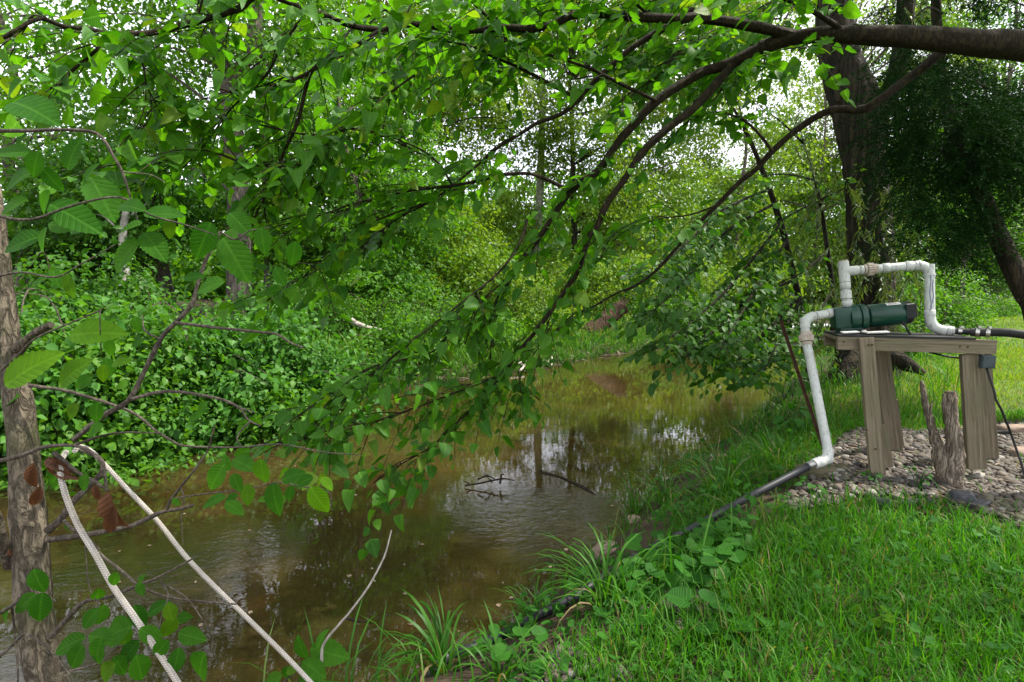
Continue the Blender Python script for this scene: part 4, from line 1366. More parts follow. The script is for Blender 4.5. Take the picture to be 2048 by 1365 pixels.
h2 = thing('hose', ef, 'thick black hose clamped to the white pipe and leaving to the right', 'hose')
f1 = S(2052, 670.5, O - .14)
hx = [ef - norm(f1 - ef) * .02, ef + (f1 - ef) * .35, f1, f1 + (f1 - ef) * 1.0 + np.array((0, -.05, -.1)), f1 + (f1 - ef) * 1.9 + np.array((0, 0, -.5)), f1 + (f1 - ef) * 2.5 + np.array((.1, .2, -.78))]
MB().tube(hx[:2], .0175, 20, False).build('barb', 'black_rubber', h2, True)
MB().tube([hx[0] + (hx[1] - hx[0]) * .75] + hx[1:], .0235, 20, True).build('tubing', 'black_rubber', h2, True)
for px, rr in ((1922, .0195), (1958, .0252), (1979, .0252)):
    t_ = (px - 1908) / (2052 - 1908)
    c0 = ef + (f1 - ef) * t_
    m = MB(); lathe(m, c0, f1 - ef, [(-.009, rr), (-.009, rr + .0015), (.009, rr + .0015), (.009, rr)], 26)
    m.box(c0 + UP * (rr + .006) + FY * .006, RX * .007, FY * .012, UP * .006)
    m.build('hose_clamp', 'steel', h2)

# ---------------------------------------------------------------- cables and box
bx = thing('outlet_box', S(1972, 722, -.01), 'slate grey electrical box hanging under the beam end with its cable', 'electrical box')
c0 = S(1972, 723, 0.0)
MB().box(c0, RX * .032, FY * .03, UP * .036).build('housing', 'slate_box', bx, False, .004)
MB().box(c0 + FY * .032, RX * .029, FY * .002, UP * .032).build('cover', 'slate_box', bx, False, .0015)
cb = [S(1973, 735, 0), S(1980, 757, -.03), S(1989, 785, -.06), S(1992, 800, -.06), S(2003, 820, -.05), S(2013, 845, -.03), S(2022, 868, .0), S(2033, 900, 0), S(2043, 928, -.02), S(2062, 950, -.05)]
cb[-1][2] = gz(cb[-1][0], cb[-1][1]) + .01
MB().tube(cb, .0058, 10).build('cable', 'black_rubber', bx, True)
MB().tube([S(1802, 640, .1), S(1812, 655, .08), S(1820, 668, .1), S(1850, 700, .16), S(1880, 710, .16), S(1915, 716, .16), S(1960, 716, .05)], .0058, 8).build('cable', 'black_rubber', bx, True)

# ---------------------------------------------------------------- stake, stumps, stones
st = thing('metal_stake', P(1640, 880, 3.55), 'rusty angle iron stake leaning behind the white pipe', 'stake')
a_, b_ = P(1561, 643, 3.75), P(1644, 892, 3.6)
d_ = norm(b_ - a_); s_ = norm(np.cross(d_, (0, 1, 0)))
f_ = np.cross(d_, s_)
m = MB().box((a_ + b_) / 2, s_ * .008, d_ * np.linalg.norm(b_ - a_) / 2, f_ * .002)
m.box((a_ + b_) / 2 + s_ * .0065 + f_ * .0095, s_ * .0016, d_ * np.linalg.norm(b_ - a_) / 2, f_ * .0078)
m.build('angle_bar', 'rust', st)
stp = thing('tree_stump', P(1895, 948, 3.0), 'split weathered grey stump with a thin and a thick upright', 'stump')
Ds = 3.02
m = MB().tube([P(1843, 762, Ds), P(1847, 785, Ds), P(1851, 808, Ds), P(1858, 835, Ds), P(1866, 862, Ds), P(1876, 895, Ds), P(1887, 930, Ds), P(1892, 965, Ds)],
              np.array([3.2, 5, 6, 6.5, 8, 12, 15, 19]) / FPX * Ds, 12, jit=.35)
m.tube([P(1857, 832, Ds), P(1862, 815, Ds - .02), P(1865, 803, Ds - .02)], [.012, .007, .003], 6, jit=.3)
m.build('stem', 'driftwood', stp, True)
Dr = 2.98
m = MB().tube([P(1900, 783, Dr), P(1901, 800, Dr), P(1903, 842, Dr), P(1907, 880, Dr), P(1910, 910, Dr), P(1906, 945, Dr), P(1905, 970, Dr)],
              np.array([8, 11, 12, 13, 16, 18, 21]) / FPX * Dr, 14, jit=.3)
m.tube([P(1888, 788, Dr - .01), P(1891, 815, Dr - .01), P(1896, 850, Dr - .02)], [.008, .017, .012], 8, jit=.4)
m.tube([P(1910, 782, Dr), P(1908, 802, Dr), P(1908, 840, Dr)], [.006, .016, .014], 8, jit=.4)
m.build('stem', 'driftwood', stp, True)


def rock(name, label, px, py, wpx, asp, hh, mat, d=None, yaw=0):
    p = GP(px, py)
    dd = proj(p[0], p[1], p[2])[2]
    w_ = wpx / FPX * float(dd) / 2
    bm = bmesh.new()
    bmesh.ops.create_icosphere(bm, subdivisions=3, radius=1)
    ph = [random.uniform(0, 6) for _ in range(6)]
    for v in bm.verts:
        n_ = v.co.copy()
        k = 1 + .16 * math.sin(3 * n_.x + ph[0]) * math.cos(2.5 * n_.y + ph[1]) + .1 * math.sin(6 * n_.z + 4 * n_.x + ph[2]) + .05 * math.sin(11 * n_.y + ph[3])
        v.co = Vector((max(-.86, min(.86, n_.x * k)) * w_, max(-.8, min(.8, n_.y * k)) * w_ * asp, max(-.6, min(.62, n_.z * k)) * hh))
    me = bpy.data.meshes.new(name); bm.to_mesh(me); bm.free()
    me.polygons.foreach_set('use_smooth', np.ones(len(me.polygons), bool))
    o = link(name, me, mat, None)
    o.location = (p[0], p[1], p[2] + hh * .25)
    o.rotation_euler = (0, 0, yaw)
    return tag(o, label, 'stone')


rock('flat_stone', 'flat brown stone under the white pipe elbow', 1640, 948, 105, .7, .05, 'rock_mossy', yaw=.2)
rock('flat_stone', 'mossy green stone right of the pipe elbow', 1688, 942, 44, .8, .035, 'rock_mossy')
rock('dark_stone', 'largest shiny black stone at the front of the gravel bed', 1924, 1008, 52, .7, .07, 'rock_dark')
rock('dark_stone', 'jagged black stone right of the largest black one', 1958, 1016, 46, .7, .04, 'rock_dark', yaw=.5)
rock('dark_stone', 'black stone at the left of the front row among the grass', 1762, 1012, 42, .6, .045, 'rock_dark')
rock('dark_stone', 'small black stone in the middle of the front row', 1820, 1010, 46, .5, .03, 'rock_dark', yaw=.3)
rock('dark_stone', 'pointed black stone beside the orange weed', 1862, 1016, 26, .7, .05, 'rock_dark', yaw=1)
rock('edging_stone', 'long tan edging stone behind the right-hand leg', 2035, 868, 80, .5, .07, 'rock_tan', yaw=-.1)
rock('edging_stone', 'tan edging stone lying in front near the cable foot', 2042, 916, 60, .6, .07, 'rock_tan', yaw=.2)
rock('bank_stone', 'low brown rock at the water edge under the hose', 1212, 1108, 66, .7, .06, 'rock_tan', yaw=.4)
rock('bank_stone', 'small brown rock among the bank weeds by the water', 1268, 1048, 34, .8, .06, 'rock_tan')
rock('bank_stone', 'weathered plank-like rock on the grassy bank', 1440, 918, 54, .4, .035, 'rock_tan', yaw=.5)
pp = thing('drain_pipe', S(1972, 866, .3), 'short black pipe lying behind the right-hand leg', 'pipe')
MB().tube([S(1965, 866, .32), S(1995, 865, .32), S(2022, 865, .3)], .011, 10).build('tubing', 'black_rubber', pp, True)

# ================================================================== gravel bed
bm = bmesh.new(); bmesh.ops.create_icosphere(bm, subdivisions=2, radius=1)
bm.verts.ensure_lookup_table()
ico_v = np.array([v.co[:] for v in bm.verts]); ico_f = np.array([[v.index for v in f.verts] for f in bm.faces]); bm.free()
GRAV = [(1565, 985), (1610, 955), (1655, 905), (1690, 870), (1750, 860), (1830, 868), (1930, 862), (2060, 850), (2200, 850), (2300, 1120), (2060, 1075), (1985, 1045), (1910, 1022),
        (1840, 1005), (1740, 1003), (1640, 1012), (1585, 1018)]
GRAV2 = [(1270, 1190), (1350, 1165), (1420, 1185), (1430, 1240), (1350, 1265), (1290, 1250)]
GRAV3 = [(980, 1290), (1120, 1230), (1180, 1260), (1260, 1330), (1230, 1400), (900, 1400)]


def pebbles(polys, dens, lo_, hi_, z):
    out = []
    for poly, k in polys:
        w_ = np.array([G(px, py, z)[:2] for px, py in poly])
        x0_, y0_ = w_.min(0); x1_, y1_ = w_.max(0)
        n = int((x1_ - x0_) * (y1_ - y0_) * dens * k)
        x, y = rng.uniform(x0_, x1_, n), rng.uniform(y0_, y1_, n)
        m_ = in_poly(x, y, w_)
        out.append(np.stack([x[m_], y[m_]], 1))
    return np.concatenate(out)


xy = pebbles([(GRAV, 1.0), (GRAV2, .7), (GRAV3, .6)], 3900, 0, 0, -.02)
N = len(xy)
r_ = np.clip(rng.lognormal(math.log(.0138), .33, N), .007, .034)
zz = ground_z(xy[:, 0], xy[:, 1]) + r_ * .25 + rng.random(N) * .018
sh_ = np.stack([rng.uniform(.85, 1.35, N), rng.uniform(.75, 1.0, N), rng.uniform(.5, .75, N)], 1) * r_[:, None]
az = rng.uniform(0, 6.28, N); ca, sa = np.cos(az), np.sin(az)
tl_ = rng.normal(0, .3, N)
v = ico_v[None] * sh_[:, None, :]
v = v * (1 + .09 * np.sin(ico_v @ np.array((3, 2, 4)))[None, :, None])
vz = v[..., 2] * np.cos(tl_)[:, None] + v[..., 0] * np.sin(tl_)[:, None]; vx = v[..., 0] * np.cos(tl_)[:, None] - v[..., 2] * np.sin(tl_)[:, None]
co = np.stack([vx * ca[:, None] - v[..., 1] * sa[:, None] + xy[:, 0:1], vx * sa[:, None] + v[..., 1] * ca[:, None] + xy[:, 1:2], vz + zz[:, None]], -1).reshape(-1, 3)
loops = (np.arange(N)[:, None, None] * len(ico_v) + ico_f[None]).ravel()
me = raw_mesh('gravel', co, loops, np.full(N * len(ico_f), 3), None, np.repeat(rng.random(N), len(ico_v)), True)
tag(link('gravel', me, 'pebble', None), 'rounded brown and grey river pebbles under the pump stand', 'gravel', kind='stuff')

# wood chips and old stems among the pebbles
xy = pebbles([(GRAV, 1.0)], 130, 0, 0, 0)
N = len(xy)
p3 = np.stack([xy[:, 0], xy[:, 1], ground_z(xy[:, 0], xy[:, 1]) + .03], 1)
az = rng.uniform(0, 6.28, N)
o = leaves('wood_litter', 'chip', None, T_NEEDLE, p3, np.stack([np.cos(az), np.sin(az), rng.normal(0, .12, N)], 1), np.tile((0, 0, 1.0), (N, 1)) + rng.normal(0, .2, (N, 3)), rng.uniform(.03, .12, N))
tag(o, 'brown wood chips and stems scattered on the pebbles', 'litter', kind='stuff')

# ================================================================== grass
wg = [np.array([G(px, py, 0)[:2] for px, py in GRAV])]
wg2 = np.array([G(px, py, -.1)[:2] for px, py in GRAV2]); wg3 = np.array([G(px, py, -.3)[:2] for px, py in GRAV3])


def sample(n, x0, x1, y0, y1):
    return rng.uniform(x0, x1, n), rng.uniform(y0, y1, n)


hose_xy = catmull(np.array(hp), np.ones(len(hp)), .05)[0][:, :2]
hose_xy = hose_xy[hose_xy[:, 0] > .45]


def off_hose(x, y, r=.13, keep=.1):
    """grass is worn thin along the hose, mostly on its near side"""
    d = np.full(len(x), 9.0)
    for a_ in hose_xy:
        d = np.minimum(d, np.hypot(x - a_[0] + .04, y - a_[1] + .06))
    return (d > r) | (rng.random(len(x)) < keep)


def off_gravel(x, y, keep=.02):
    m_ = in_poly(x, y, wg[0]) & (rng.random(len(x)) > keep)
    m2 = (in_poly(x, y, wg2) | in_poly(x, y, wg3)) & (rng.random(len(x)) > .15)
    return ~(m_ | m2)


def dens_noise(x, y, s=1.0):
    return .5 + .5 * np.sin(x * 3.1 * s + np.sin(y * 2.3 * s) * 1.5) * np.cos(y * 3.7 * s + np.sin(x * 2.9 * s))


def lawn(name, mat, label, n, box, hmin, hmax, w_, smin, smax, leanv, seg=3, dmin=0, patchy=.35):
    x, y = sample(n, *box)
    s_ = signed(NEAR, x, y)
    k = (s_ > smin) & (s_ < smax) & off_gravel(x, y) & (np.hypot(x, y) > dmin) & (rng.random(n) > patchy * dens_noise(x, y))
    x, y = x[k], y[k]
    k = off_hose(x, y); x, y = x[k], y[k]
    n = len(x)
    b = np.stack([x, y, ground_z(x, y) - .005], 1)
    h_ = rng.uniform(hmin, hmax, n) * (.7 + .6 * dens_noise(x, y, .7))
    o = blades(name, mat, None, b, h_, w_ * rng.uniform(.7, 1.4, n), np.abs(rng.normal(leanv, leanv * .6, n)), rng.uniform(0, 6.28, n), seg=seg)
    return tag(o, label, 'grass', kind='stuff')


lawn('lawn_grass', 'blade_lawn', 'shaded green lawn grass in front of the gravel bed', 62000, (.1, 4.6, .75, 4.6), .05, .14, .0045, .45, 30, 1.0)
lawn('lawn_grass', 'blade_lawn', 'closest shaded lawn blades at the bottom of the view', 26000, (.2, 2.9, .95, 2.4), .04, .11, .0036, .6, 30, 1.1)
lawn('lawn_grass', 'blade_sun_tint', 'sunlit lawn behind the pump stand', 90000, (1.5, 11, 3.7, 9.5), .04, .085, .006, .7, 60, .9, 2)
lawn('lawn_grass', 'blade_sun_tint', 'bright far lawn running back to the bushes', 80000, (5, 30, 8.5, 29), .05, .09, .014, 1.0, 60, .8, 2)
lawn('bank_grass', 'blade_bank', 'long arching grass on the near bank of the creek', 22000, (-.8, 7.5, 1.4, 11.5), .1, .32, .006, .02, .95, 1.3, 4, 1.5, .7)
lawn('bank_grass', 'blade_bank', 'tall grass round the thick trunk at the lawn edge', 5200, (2.2, 6.6, 4.0, 8.2), .12, .3, .007, .3, 1.9, 1.1, 4, 0, .5)
x, y = sample(110000, -4.5, 16, 6.5, 26)
s_ = -signed(FAR, x, y)
k = (s_ > .02) & (s_ < 3.0) & (rng.random(len(x)) < np.interp(s_, [0, .3, 3], [.5, 1, .6]))
x, y = x[k], y[k]
o = blades('far_grass', 'blade_far', None, np.stack([x, y, ground_z(x, y) - .01], 1), rng.uniform(.12, .38, len(x)), rng.uniform(.01, .02, len(x)), np.abs(rng.normal(1.0, .5, len(x))),
           rng.uniform(0, 6.28, len(x)), seg=3)
tag(o, 'tall bright grass along the far bank', 'grass', kind='stuff')
x, y = sample(150000, -3.5, 8, 6.8, 18)
s_ = -signed(FAR, x, y)
k = (s_ > -.06) & (s_ < .75)
x, y = x[k], y[k]
o = blades('far_grass', 'blade_bank', None, np.stack([x, y, np.maximum(ground_z(x, y), WATER) - .01], 1), rng.uniform(.08, .26, len(x)), rng.uniform(.008, .015, len(x)), np.abs(rng.normal(1.2, .5, len(x))),
           rng.uniform(0, 6.28, len(x)), seg=3)
tag(o, 'short green grass hanging over the far waterline', 'grass', kind='stuff')

# ------------------------------------------------------------------ low plants on the near bank
def round_leaves(px0, spread, n, size, lift, hh, poly=None):
    pass


def cover(name, mat, label, polys, dens, smin, smax, hmin, hmax, tmpl, parent=None):
    P_ = []
    for poly in polys:
        w_ = np.array([GP(px, py)[:2] for px, py in poly])
        x0_, y0_ = w_.min(0); x1_, y1_ = w_.max(0)
        n = int((x1_ - x0_) * (y1_ - y0_) * dens)
        x, y = rng.uniform(x0_, x1_, n), rng.uniform(y0_, y1_, n)
        m_ = in_poly(x, y, w_) & off_hose(x, y, .1, .2)
        x, y = x[m_], y[m_]
        P_.append(np.stack([x, y, np.maximum(ground_z(x, y), WATER)], 1))
    b = np.concatenate(P_); n = len(b)
    b[:, 2] += rng.uniform(hmin, hmax, n) * (.6 + .6 * dens_noise(b[:, 0], b[:, 1], 1.6))
    az = rng.uniform(0, 6.28, n)
    ax = np.stack([np.cos(az), np.sin(az), rng.normal(-.15, .22, n)], 1)
    nr = np.tile((0, -.25, 1.0), (n, 1)) + rng.normal(0, .3, (n, 3))
    o = leaves(name, mat, None, tmpl, b, ax, nr, rng.uniform(smin, smax, n))
    return tag(o, label, 'ground cover', kind='stuff')


HEARTS = [(1225, 1165), (1285, 1130), (1345, 1105), (1420, 1065), (1480, 1060), (1500, 1100), (1465, 1180), (1390, 1200), (1300, 1215), (1230, 1190)]
BANKC = [(1040, 1255), (1130, 1180), (1220, 1120), (1290, 1150), (1300, 1230), (1230, 1290), (1090, 1300), (980, 1330), (930, 1340)]
UPC = [(1290, 1060), (1330, 1000), (1440, 960), (1560, 965), (1600, 1010), (1560, 1050), (1480, 1065), (1380, 1075)]
LOWC = [(1000, 1420), (1020, 1330), (1250, 1280), (1420, 1230), (1480, 1300), (1460, 1420)]
cover('heartleaf_cover', 'leaf_cover', 'mat of heart-shaped leaves along the black hose', [HEARTS], 700, .045, .085, .05, .17, T_HEART)
cover('creeping_cover', 'leaf_cover', 'small round creeping leaves covering the bank', [BANKC, LOWC, UPC], 420, .018, .04, .015, .08, T_HEART)
cover('weed_cover', 'leaf_cover', 'mixed leafy weeds at the water edge below the pump', [BANKC, UPC, [(1290, 1010), (1420, 900), (1560, 830), (1640, 800), (1660, 900), (1540, 950), (1420, 990)]], 110, .03, .065, .04, .16, T_OVATE)


cover('lawn_clover', 'leaf_cover', 'small round weed leaves mixed through the near lawn', [[(1420, 1400), (1440, 1180), (1520, 1080), (1700, 1030), (1900, 1060), (2048, 1110), (2400, 1250), (2400, 1450)]], 230, .014, .034, .03, .09, T_HEART)
cover('dead_leaf_litter', 'leaf_dead', 'small brown dead leaves lying in the grass and pebbles', [[(1000, 1400), (1250, 1150), (1500, 1000), (1700, 900), (2048, 880), (2048, 1400)]], 14, .015, .035, .01, .04, T_OVATE)


def weed(label, px, py, n, lo_, hi_, tmpl=T_HEART, mat='leaf_cover', h=.12, sp=.07, cat='plant', name='broadleaf_weed'):
    p = GP(px, py)
    th = thing(name, p, label, cat)
    az = rng.uniform(0, 6.28, n) if n > 3 else np.array([.6, 2.6, 4.5])[:n]
    el = rng.uniform(.5, 1.0, n)
    tip = p + np.stack([np.cos(az) * sp * rng.uniform(.5, 1.2, n), np.sin(az) * sp * rng.uniform(.5, 1.2, n), h * el], 1)
    m_ = MB()
    for q in tip: m_.tube([p - UP * .01, p * .5 + q * .5 + UP * .02, q], [.0025, .002, .0016], 5)
    m_.build('stalk', 'leaf_cover', th)
    ax = np.stack([np.cos(az), np.sin(az), rng.uniform(-.35, .1, n)], 1)
    nr = np.tile((0, -.35, 1.0), (n, 1)) + rng.normal(0, .18, (n, 3))
    leaves('foliage', mat, th, tmpl, tip, ax, nr, rng.uniform(lo_, hi_, n))
    return th


weed('three large round leaves above the pebble patch on the near bank', 1402, 1262, 3, .085, .105, h=.09, sp=.06)
weed('pair of dull round leaves left of the three large ones', 1325, 1275, 2, .08, .095, h=.06, sp=.05)
weed('broad round leaf plant at the bottom edge beside the pebbles', 1045, 1345, 5, .06, .085)
weed('leafy weed growing through the pebbles before the front left leg', 1745, 972, 7, .025, .04, h=.09, sp=.035)
weed('small weed between the pebbles in front of the stump', 1835, 985, 7, .025, .04, T_OVATE, h=.14, sp=.05)
weed('pale clover-like weed in the lawn near the gravel edge', 1840, 1062, 5, .03, .04, h=.07, sp=.05)
weed('pale three-leaved weed in the lawn at the right', 1960, 1095, 6, .035, .05, h=.08, sp=.06)
weed('yellowish weed in the lawn at the bottom middle', 1735, 1255, 7, .03, .045, T_HEART, 'leaf_yellow_backlit', h=.06, sp=.05)
weed('dock-like weed with upright pointed leaves at the bottom of the lawn', 1530, 1290, 6, .08, .11, T_OVATE, h=.05, sp=.03)
weed('leafy weed at the right edge of the lawn near the bottom', 2030, 1190, 7, .035, .05, h=.08, sp=.06)
weed('tall broadleaf weed on the bank below the stake', 1588, 880, 14, .07, .12, T_OVATE, h=.26, sp=.1)
weed('bushy weed at the foot of the leaning tree', 1560, 812, 26, .06, .1, T_OVATE, 'leaf_deep', h=.4, sp=.28)
weed('nettle-like weed beside the mossy stone', 1622, 1000, 9, .03, .05, T_OVATE, h=.12, sp=.05)
weed('small orange-brown weed drying beside the black stones', 1855, 1030, 9, .02, .035, T_OVATE, 'leaf_dead', h=.05, sp=.06)


def tuft(label, px, py, n, hmin, hmax, w_, leanv, r):
    p = GP(px, py); p[2] = max(p[2], WATER)
    th = thing('grass_tuft', p, label, 'grass tuft')
    az = rng.uniform(0, 6.28, n)
    b = p + np.stack([np.cos(az) * r * rng.random(n), np.sin(az) * r * rng.random(n), np.full(n, -.02)], 1)
    blades('foliage', 'blade_bank', th, b, rng.uniform(hmin, hmax, n), w_ * rng.uniform(.7, 1.3, n), np.abs(rng.normal(leanv, .4, n)), az + rng.normal(0, .5, n), seg=6)
    return th


tuft('long grass tuft leaning over the water at the bottom edge', 890, 1345, 34, .2, .4, .012, 1.9, .05)
tuft('large arching grass tuft in the middle of the near bank', 1215, 1215, 60, .25, .46, .0085, 2.2, .08)
tuft('grass tuft at the water edge where the hose enters', 1070, 1225, 46, .12, .28, .007, 1.9, .09)
tuft('fine arching grass tuft on the bank left of the hose', 1330, 1005, 60, .2, .42, .006, 2.2, .13)
tuft('tall grass tuft on the bank above the hose middle', 1450, 985, 60, .22, .42, .0065, 2.0, .14)
tuft('grass tuft hanging over the water beyond the hose', 1270, 1030, 46, .2, .4, .006, 2.2, .08)
tuft('grass tuft below the white pipe elbow', 1560, 930, 60, .22, .42, .0065, 1.9, .16)
tuft('grass tuft at the water edge below the leaning tree', 1500, 880, 60, .25, .5, .007, 1.8, .2)
tuft('dark grass tuft at the bottom left of the near bank', 1000, 1365, 36, .12, .25, .008, 1.7, .06)

# ================================================================== debris on the far bank and in the creek
lg_ = thing('fallen_log', P(1175, 672, 13.6), 'broken mossy log slanting up out of the far bank', 'log')
MB().tube([P(1166, 684, 13.6), P(1185, 662, 13.6), P(1210, 642, 13.7), P(1235, 622, 13.8), P(1248, 612, 13.8)], np.array([22, 19, 17, 16, 14]) / FPX * 13.6, 12, jit=.25).build('bark', 'log', lg_, True)
m = MB()
for k in range(7): m.tube([P(1240 + rng.normal(0, 5), 616 + rng.normal(0, 4), 13.75), P(1252 + rng.normal(0, 5), 600 + rng.normal(0, 5), 13.8)], [.04, .008], 5, False)
m.build('splinter', 'log', lg_)
fb = thing('fallen_branch', P(730, 655, 9.6), 'bleached fallen branch lying in the shrubs of the far bank', 'branch')
MB().tube([P(702, 640, 9.6), P(715, 648, 9.6), P(735, 655, 9.6), P(765, 661, 9.7)], [.05, .045, .035, .03], 8, jit=.3).build('bark', 'bark_bleached', fb, True)
dw = thing('driftwood_pile', G(1060, 742, WATER), 'tangle of pale driftwood sticks at the far waterline', 'driftwood')
for pts_ in ([(1020, 745), (1050, 738), (1080, 732), (1095, 730)], [(1095, 735), (1100, 722), (1104, 732), (1103, 740)], [(1030, 735), (1055, 744), (1075, 748)], [(1060, 728), (1066, 740), (1072, 748)],
             [(1025, 728), (1050, 732), (1085, 738)], [(1085, 728), (1100, 715), (1101, 712)], [(1040, 748), (1062, 734), (1080, 722)]):
    MB().tube([G(a_, b_, WATER)*np.array((1, 1, 0)) + np.array((0, 0, WATER + .04 + .12 * rng.random())) for a_, b_ in pts_], [.022] * (len(pts_) - 1) + [.012], 6, jit=.3).build('stick', 'bark_bleached', dw, True)
P_, A_ = [], []
for k in range(200):                                            # twigs stranded along the far waterline
    t_ = rng.random()
    q = along(FAR[6:10], np.array([t_]))[0] + rng.normal(0, .12, 2)
    P_.append((q[0], q[1], max(WATER, gz(q[0], q[1])) + .02)); az_ = rng.uniform(0, 6.28); A_.append((math.cos(az_), math.sin(az_), rng.normal(0, .2)))
o = leaves('twig_litter', 'driftwood', None, T_NEEDLE, P_, A_, np.tile((0, 0, 1.0), (200, 1)), rng.uniform(.12, .45, 200))
tag(o, 'bleached twigs stranded along the far waterline', 'litter', kind='stuff')
sn = thing('snag', G(990, 962, WATER), 'dark snag of twigs poking from the middle of the water', 'snag')
w = MB()
for pts_, r_s in (([(930, 972), (965, 966), (1005, 958), (1030, 962)], .007), ([(1000, 968), (1003, 950), (1008, 950)], .008), ([(955, 960), (975, 952), (995, 962)], .007), ([(985, 966), (968, 946)], .006), ([(940, 968), (925, 962)], .006)):
    pp_ = []
    for i_, (a_, b_) in enumerate(pts_):
        q = P(a_, b_, G(990, 965, WATER)[1] / cp - .0)
        pp_.append(q)
    w.tube(pp_, [r_s] * (len(pp_) - 1) + [r_s * .4], 6, jit=.3)
w.build('stick', 'bark_ever', sn, True)
sk = thing('drift_stick', G(1170, 985, WATER), 'dark curved stick breaking the water beside the riffle', 'stick')
MB().tube([G(1080, 945, WATER - .0), G(1120, 955, WATER), G(1165, 975, WATER), G(1190, 990, WATER)], [.018, .01, .016, .006], 7, jit=.3).build('bark', 'bark_ever', sk, True)
sk = thing('drift_stick', G(720, 1240, WATER), 'dark stick lying in the water by the bare pale twig', 'stick')
MB().tube([G(690, 1235, WATER), G(715, 1243, WATER), G(750, 1247, WATER - .01)], [.009, .007, .004], 6, jit=.3).build('bark', 'bark_ever', sk, True)
n = 110
b = np.array([G(px, py, WATER) for px, py in zip(rng.uniform(200, 1500, n), 720 + 560 * rng.random(n) ** 1.3)])
b = b[(signed(NEAR, b[:, 0], b[:, 1]) < -.1) & (signed(FAR, b[:, 0], b[:, 1]) > .1)]; n = len(b); b[:, 2] = WATER + .003
az = rng.uniform(0, 6.28, n)
o = leaves('floating_litter', 'chip', None, T_OVATE, b, np.stack([np.cos(az), np.sin(az), np.zeros(n)], 1), np.tile((0, 0, 1.0), (n, 1)) + rng.normal(0, .05, (n, 3)), rng.uniform(.012, .045, n))
tag(o, 'specks of leaf and twig floating on the creek', 'litter', kind='stuff')
dk = thing('landing', G(1590, 665, WATER), 'low pale landing stage far off at the end of the water', 'landing stage')
DD = 17.5
m = MB().box(P(1590, 655, DD), (.45, 0, 0), (0, .5, 0), (0, 0, .025)); m.box(P(1635, 651, DD + 1.5), (.75, 0, 0), (0, .4, 0), (0, 0, .02)); m.build('deck', 'dock_paint', dk)
m = MB()
for px in (1568, 1612): m.box(P(px, 662, DD), (.03, 0, 0), (0, .03, 0), (0, 0, .12))
m.box(P(1665, 648, DD + 1.5), (.05, 0, 0), (0, .05, 0), (0, 0, .28)); m.build('post', 'log', dk)

# ================================================================== left foreground: elm sapling, rope, dead leaves
Z5 = lambda x, y: (x / 2.926, y / 2.926 + 440)
Z7 = lambda x, y: (x / 2.814, y / 2.814 + 880)
Z2 = lambda x, y: (x / 2.926, y / 2.926)
base = P(95, 1520, 1.2); base[2] = gz(base[0], base[1])
elm = thing('elm_tree', base, 'young elm with grey-brown bark at the left edge, ropes tied to it', 'tree')
w = MB().tube([base - UP * .08, P(104, 1420, 1.2), P(88, 1350, 1.2), P(69, 1220, 1.2), P(58, 1060, 1.2), P(50, 950, 1.2), P(40, 820, 1.2), P(20, 700, 1.2), P(10, 600, 1.2), P(0, 500, 1.2), P(-15, 380, 1.2), P(-50, 200, 1.25), P(-80, -100, 1.3)],
              np.array([46, 40, 38, 39, 40, 34, 32, 26, 22, 19, 17, 15, 11]) / 1.3 / FPX * 1.2, 18, jit=.12)
w.tube([P(34, 700, 1.2), P(52, 684, 1.17), P(68, 668, 1.15), P(102, 650, 1.12)], np.array([14, 9, 7.5, 6.5]) / FPX * 1.15, 9, jit=.2)
w.tube([P(20, 1130, 1.2), P(8, 1090, 1.16), P(-4, 1040, 1.13), P(-30, 990, 1.1)], np.array([12, 10, 9, 8]) / FPX * 1.15, 8, jit=.2)
w.build('trunk', 'bark_elm', elm, True)
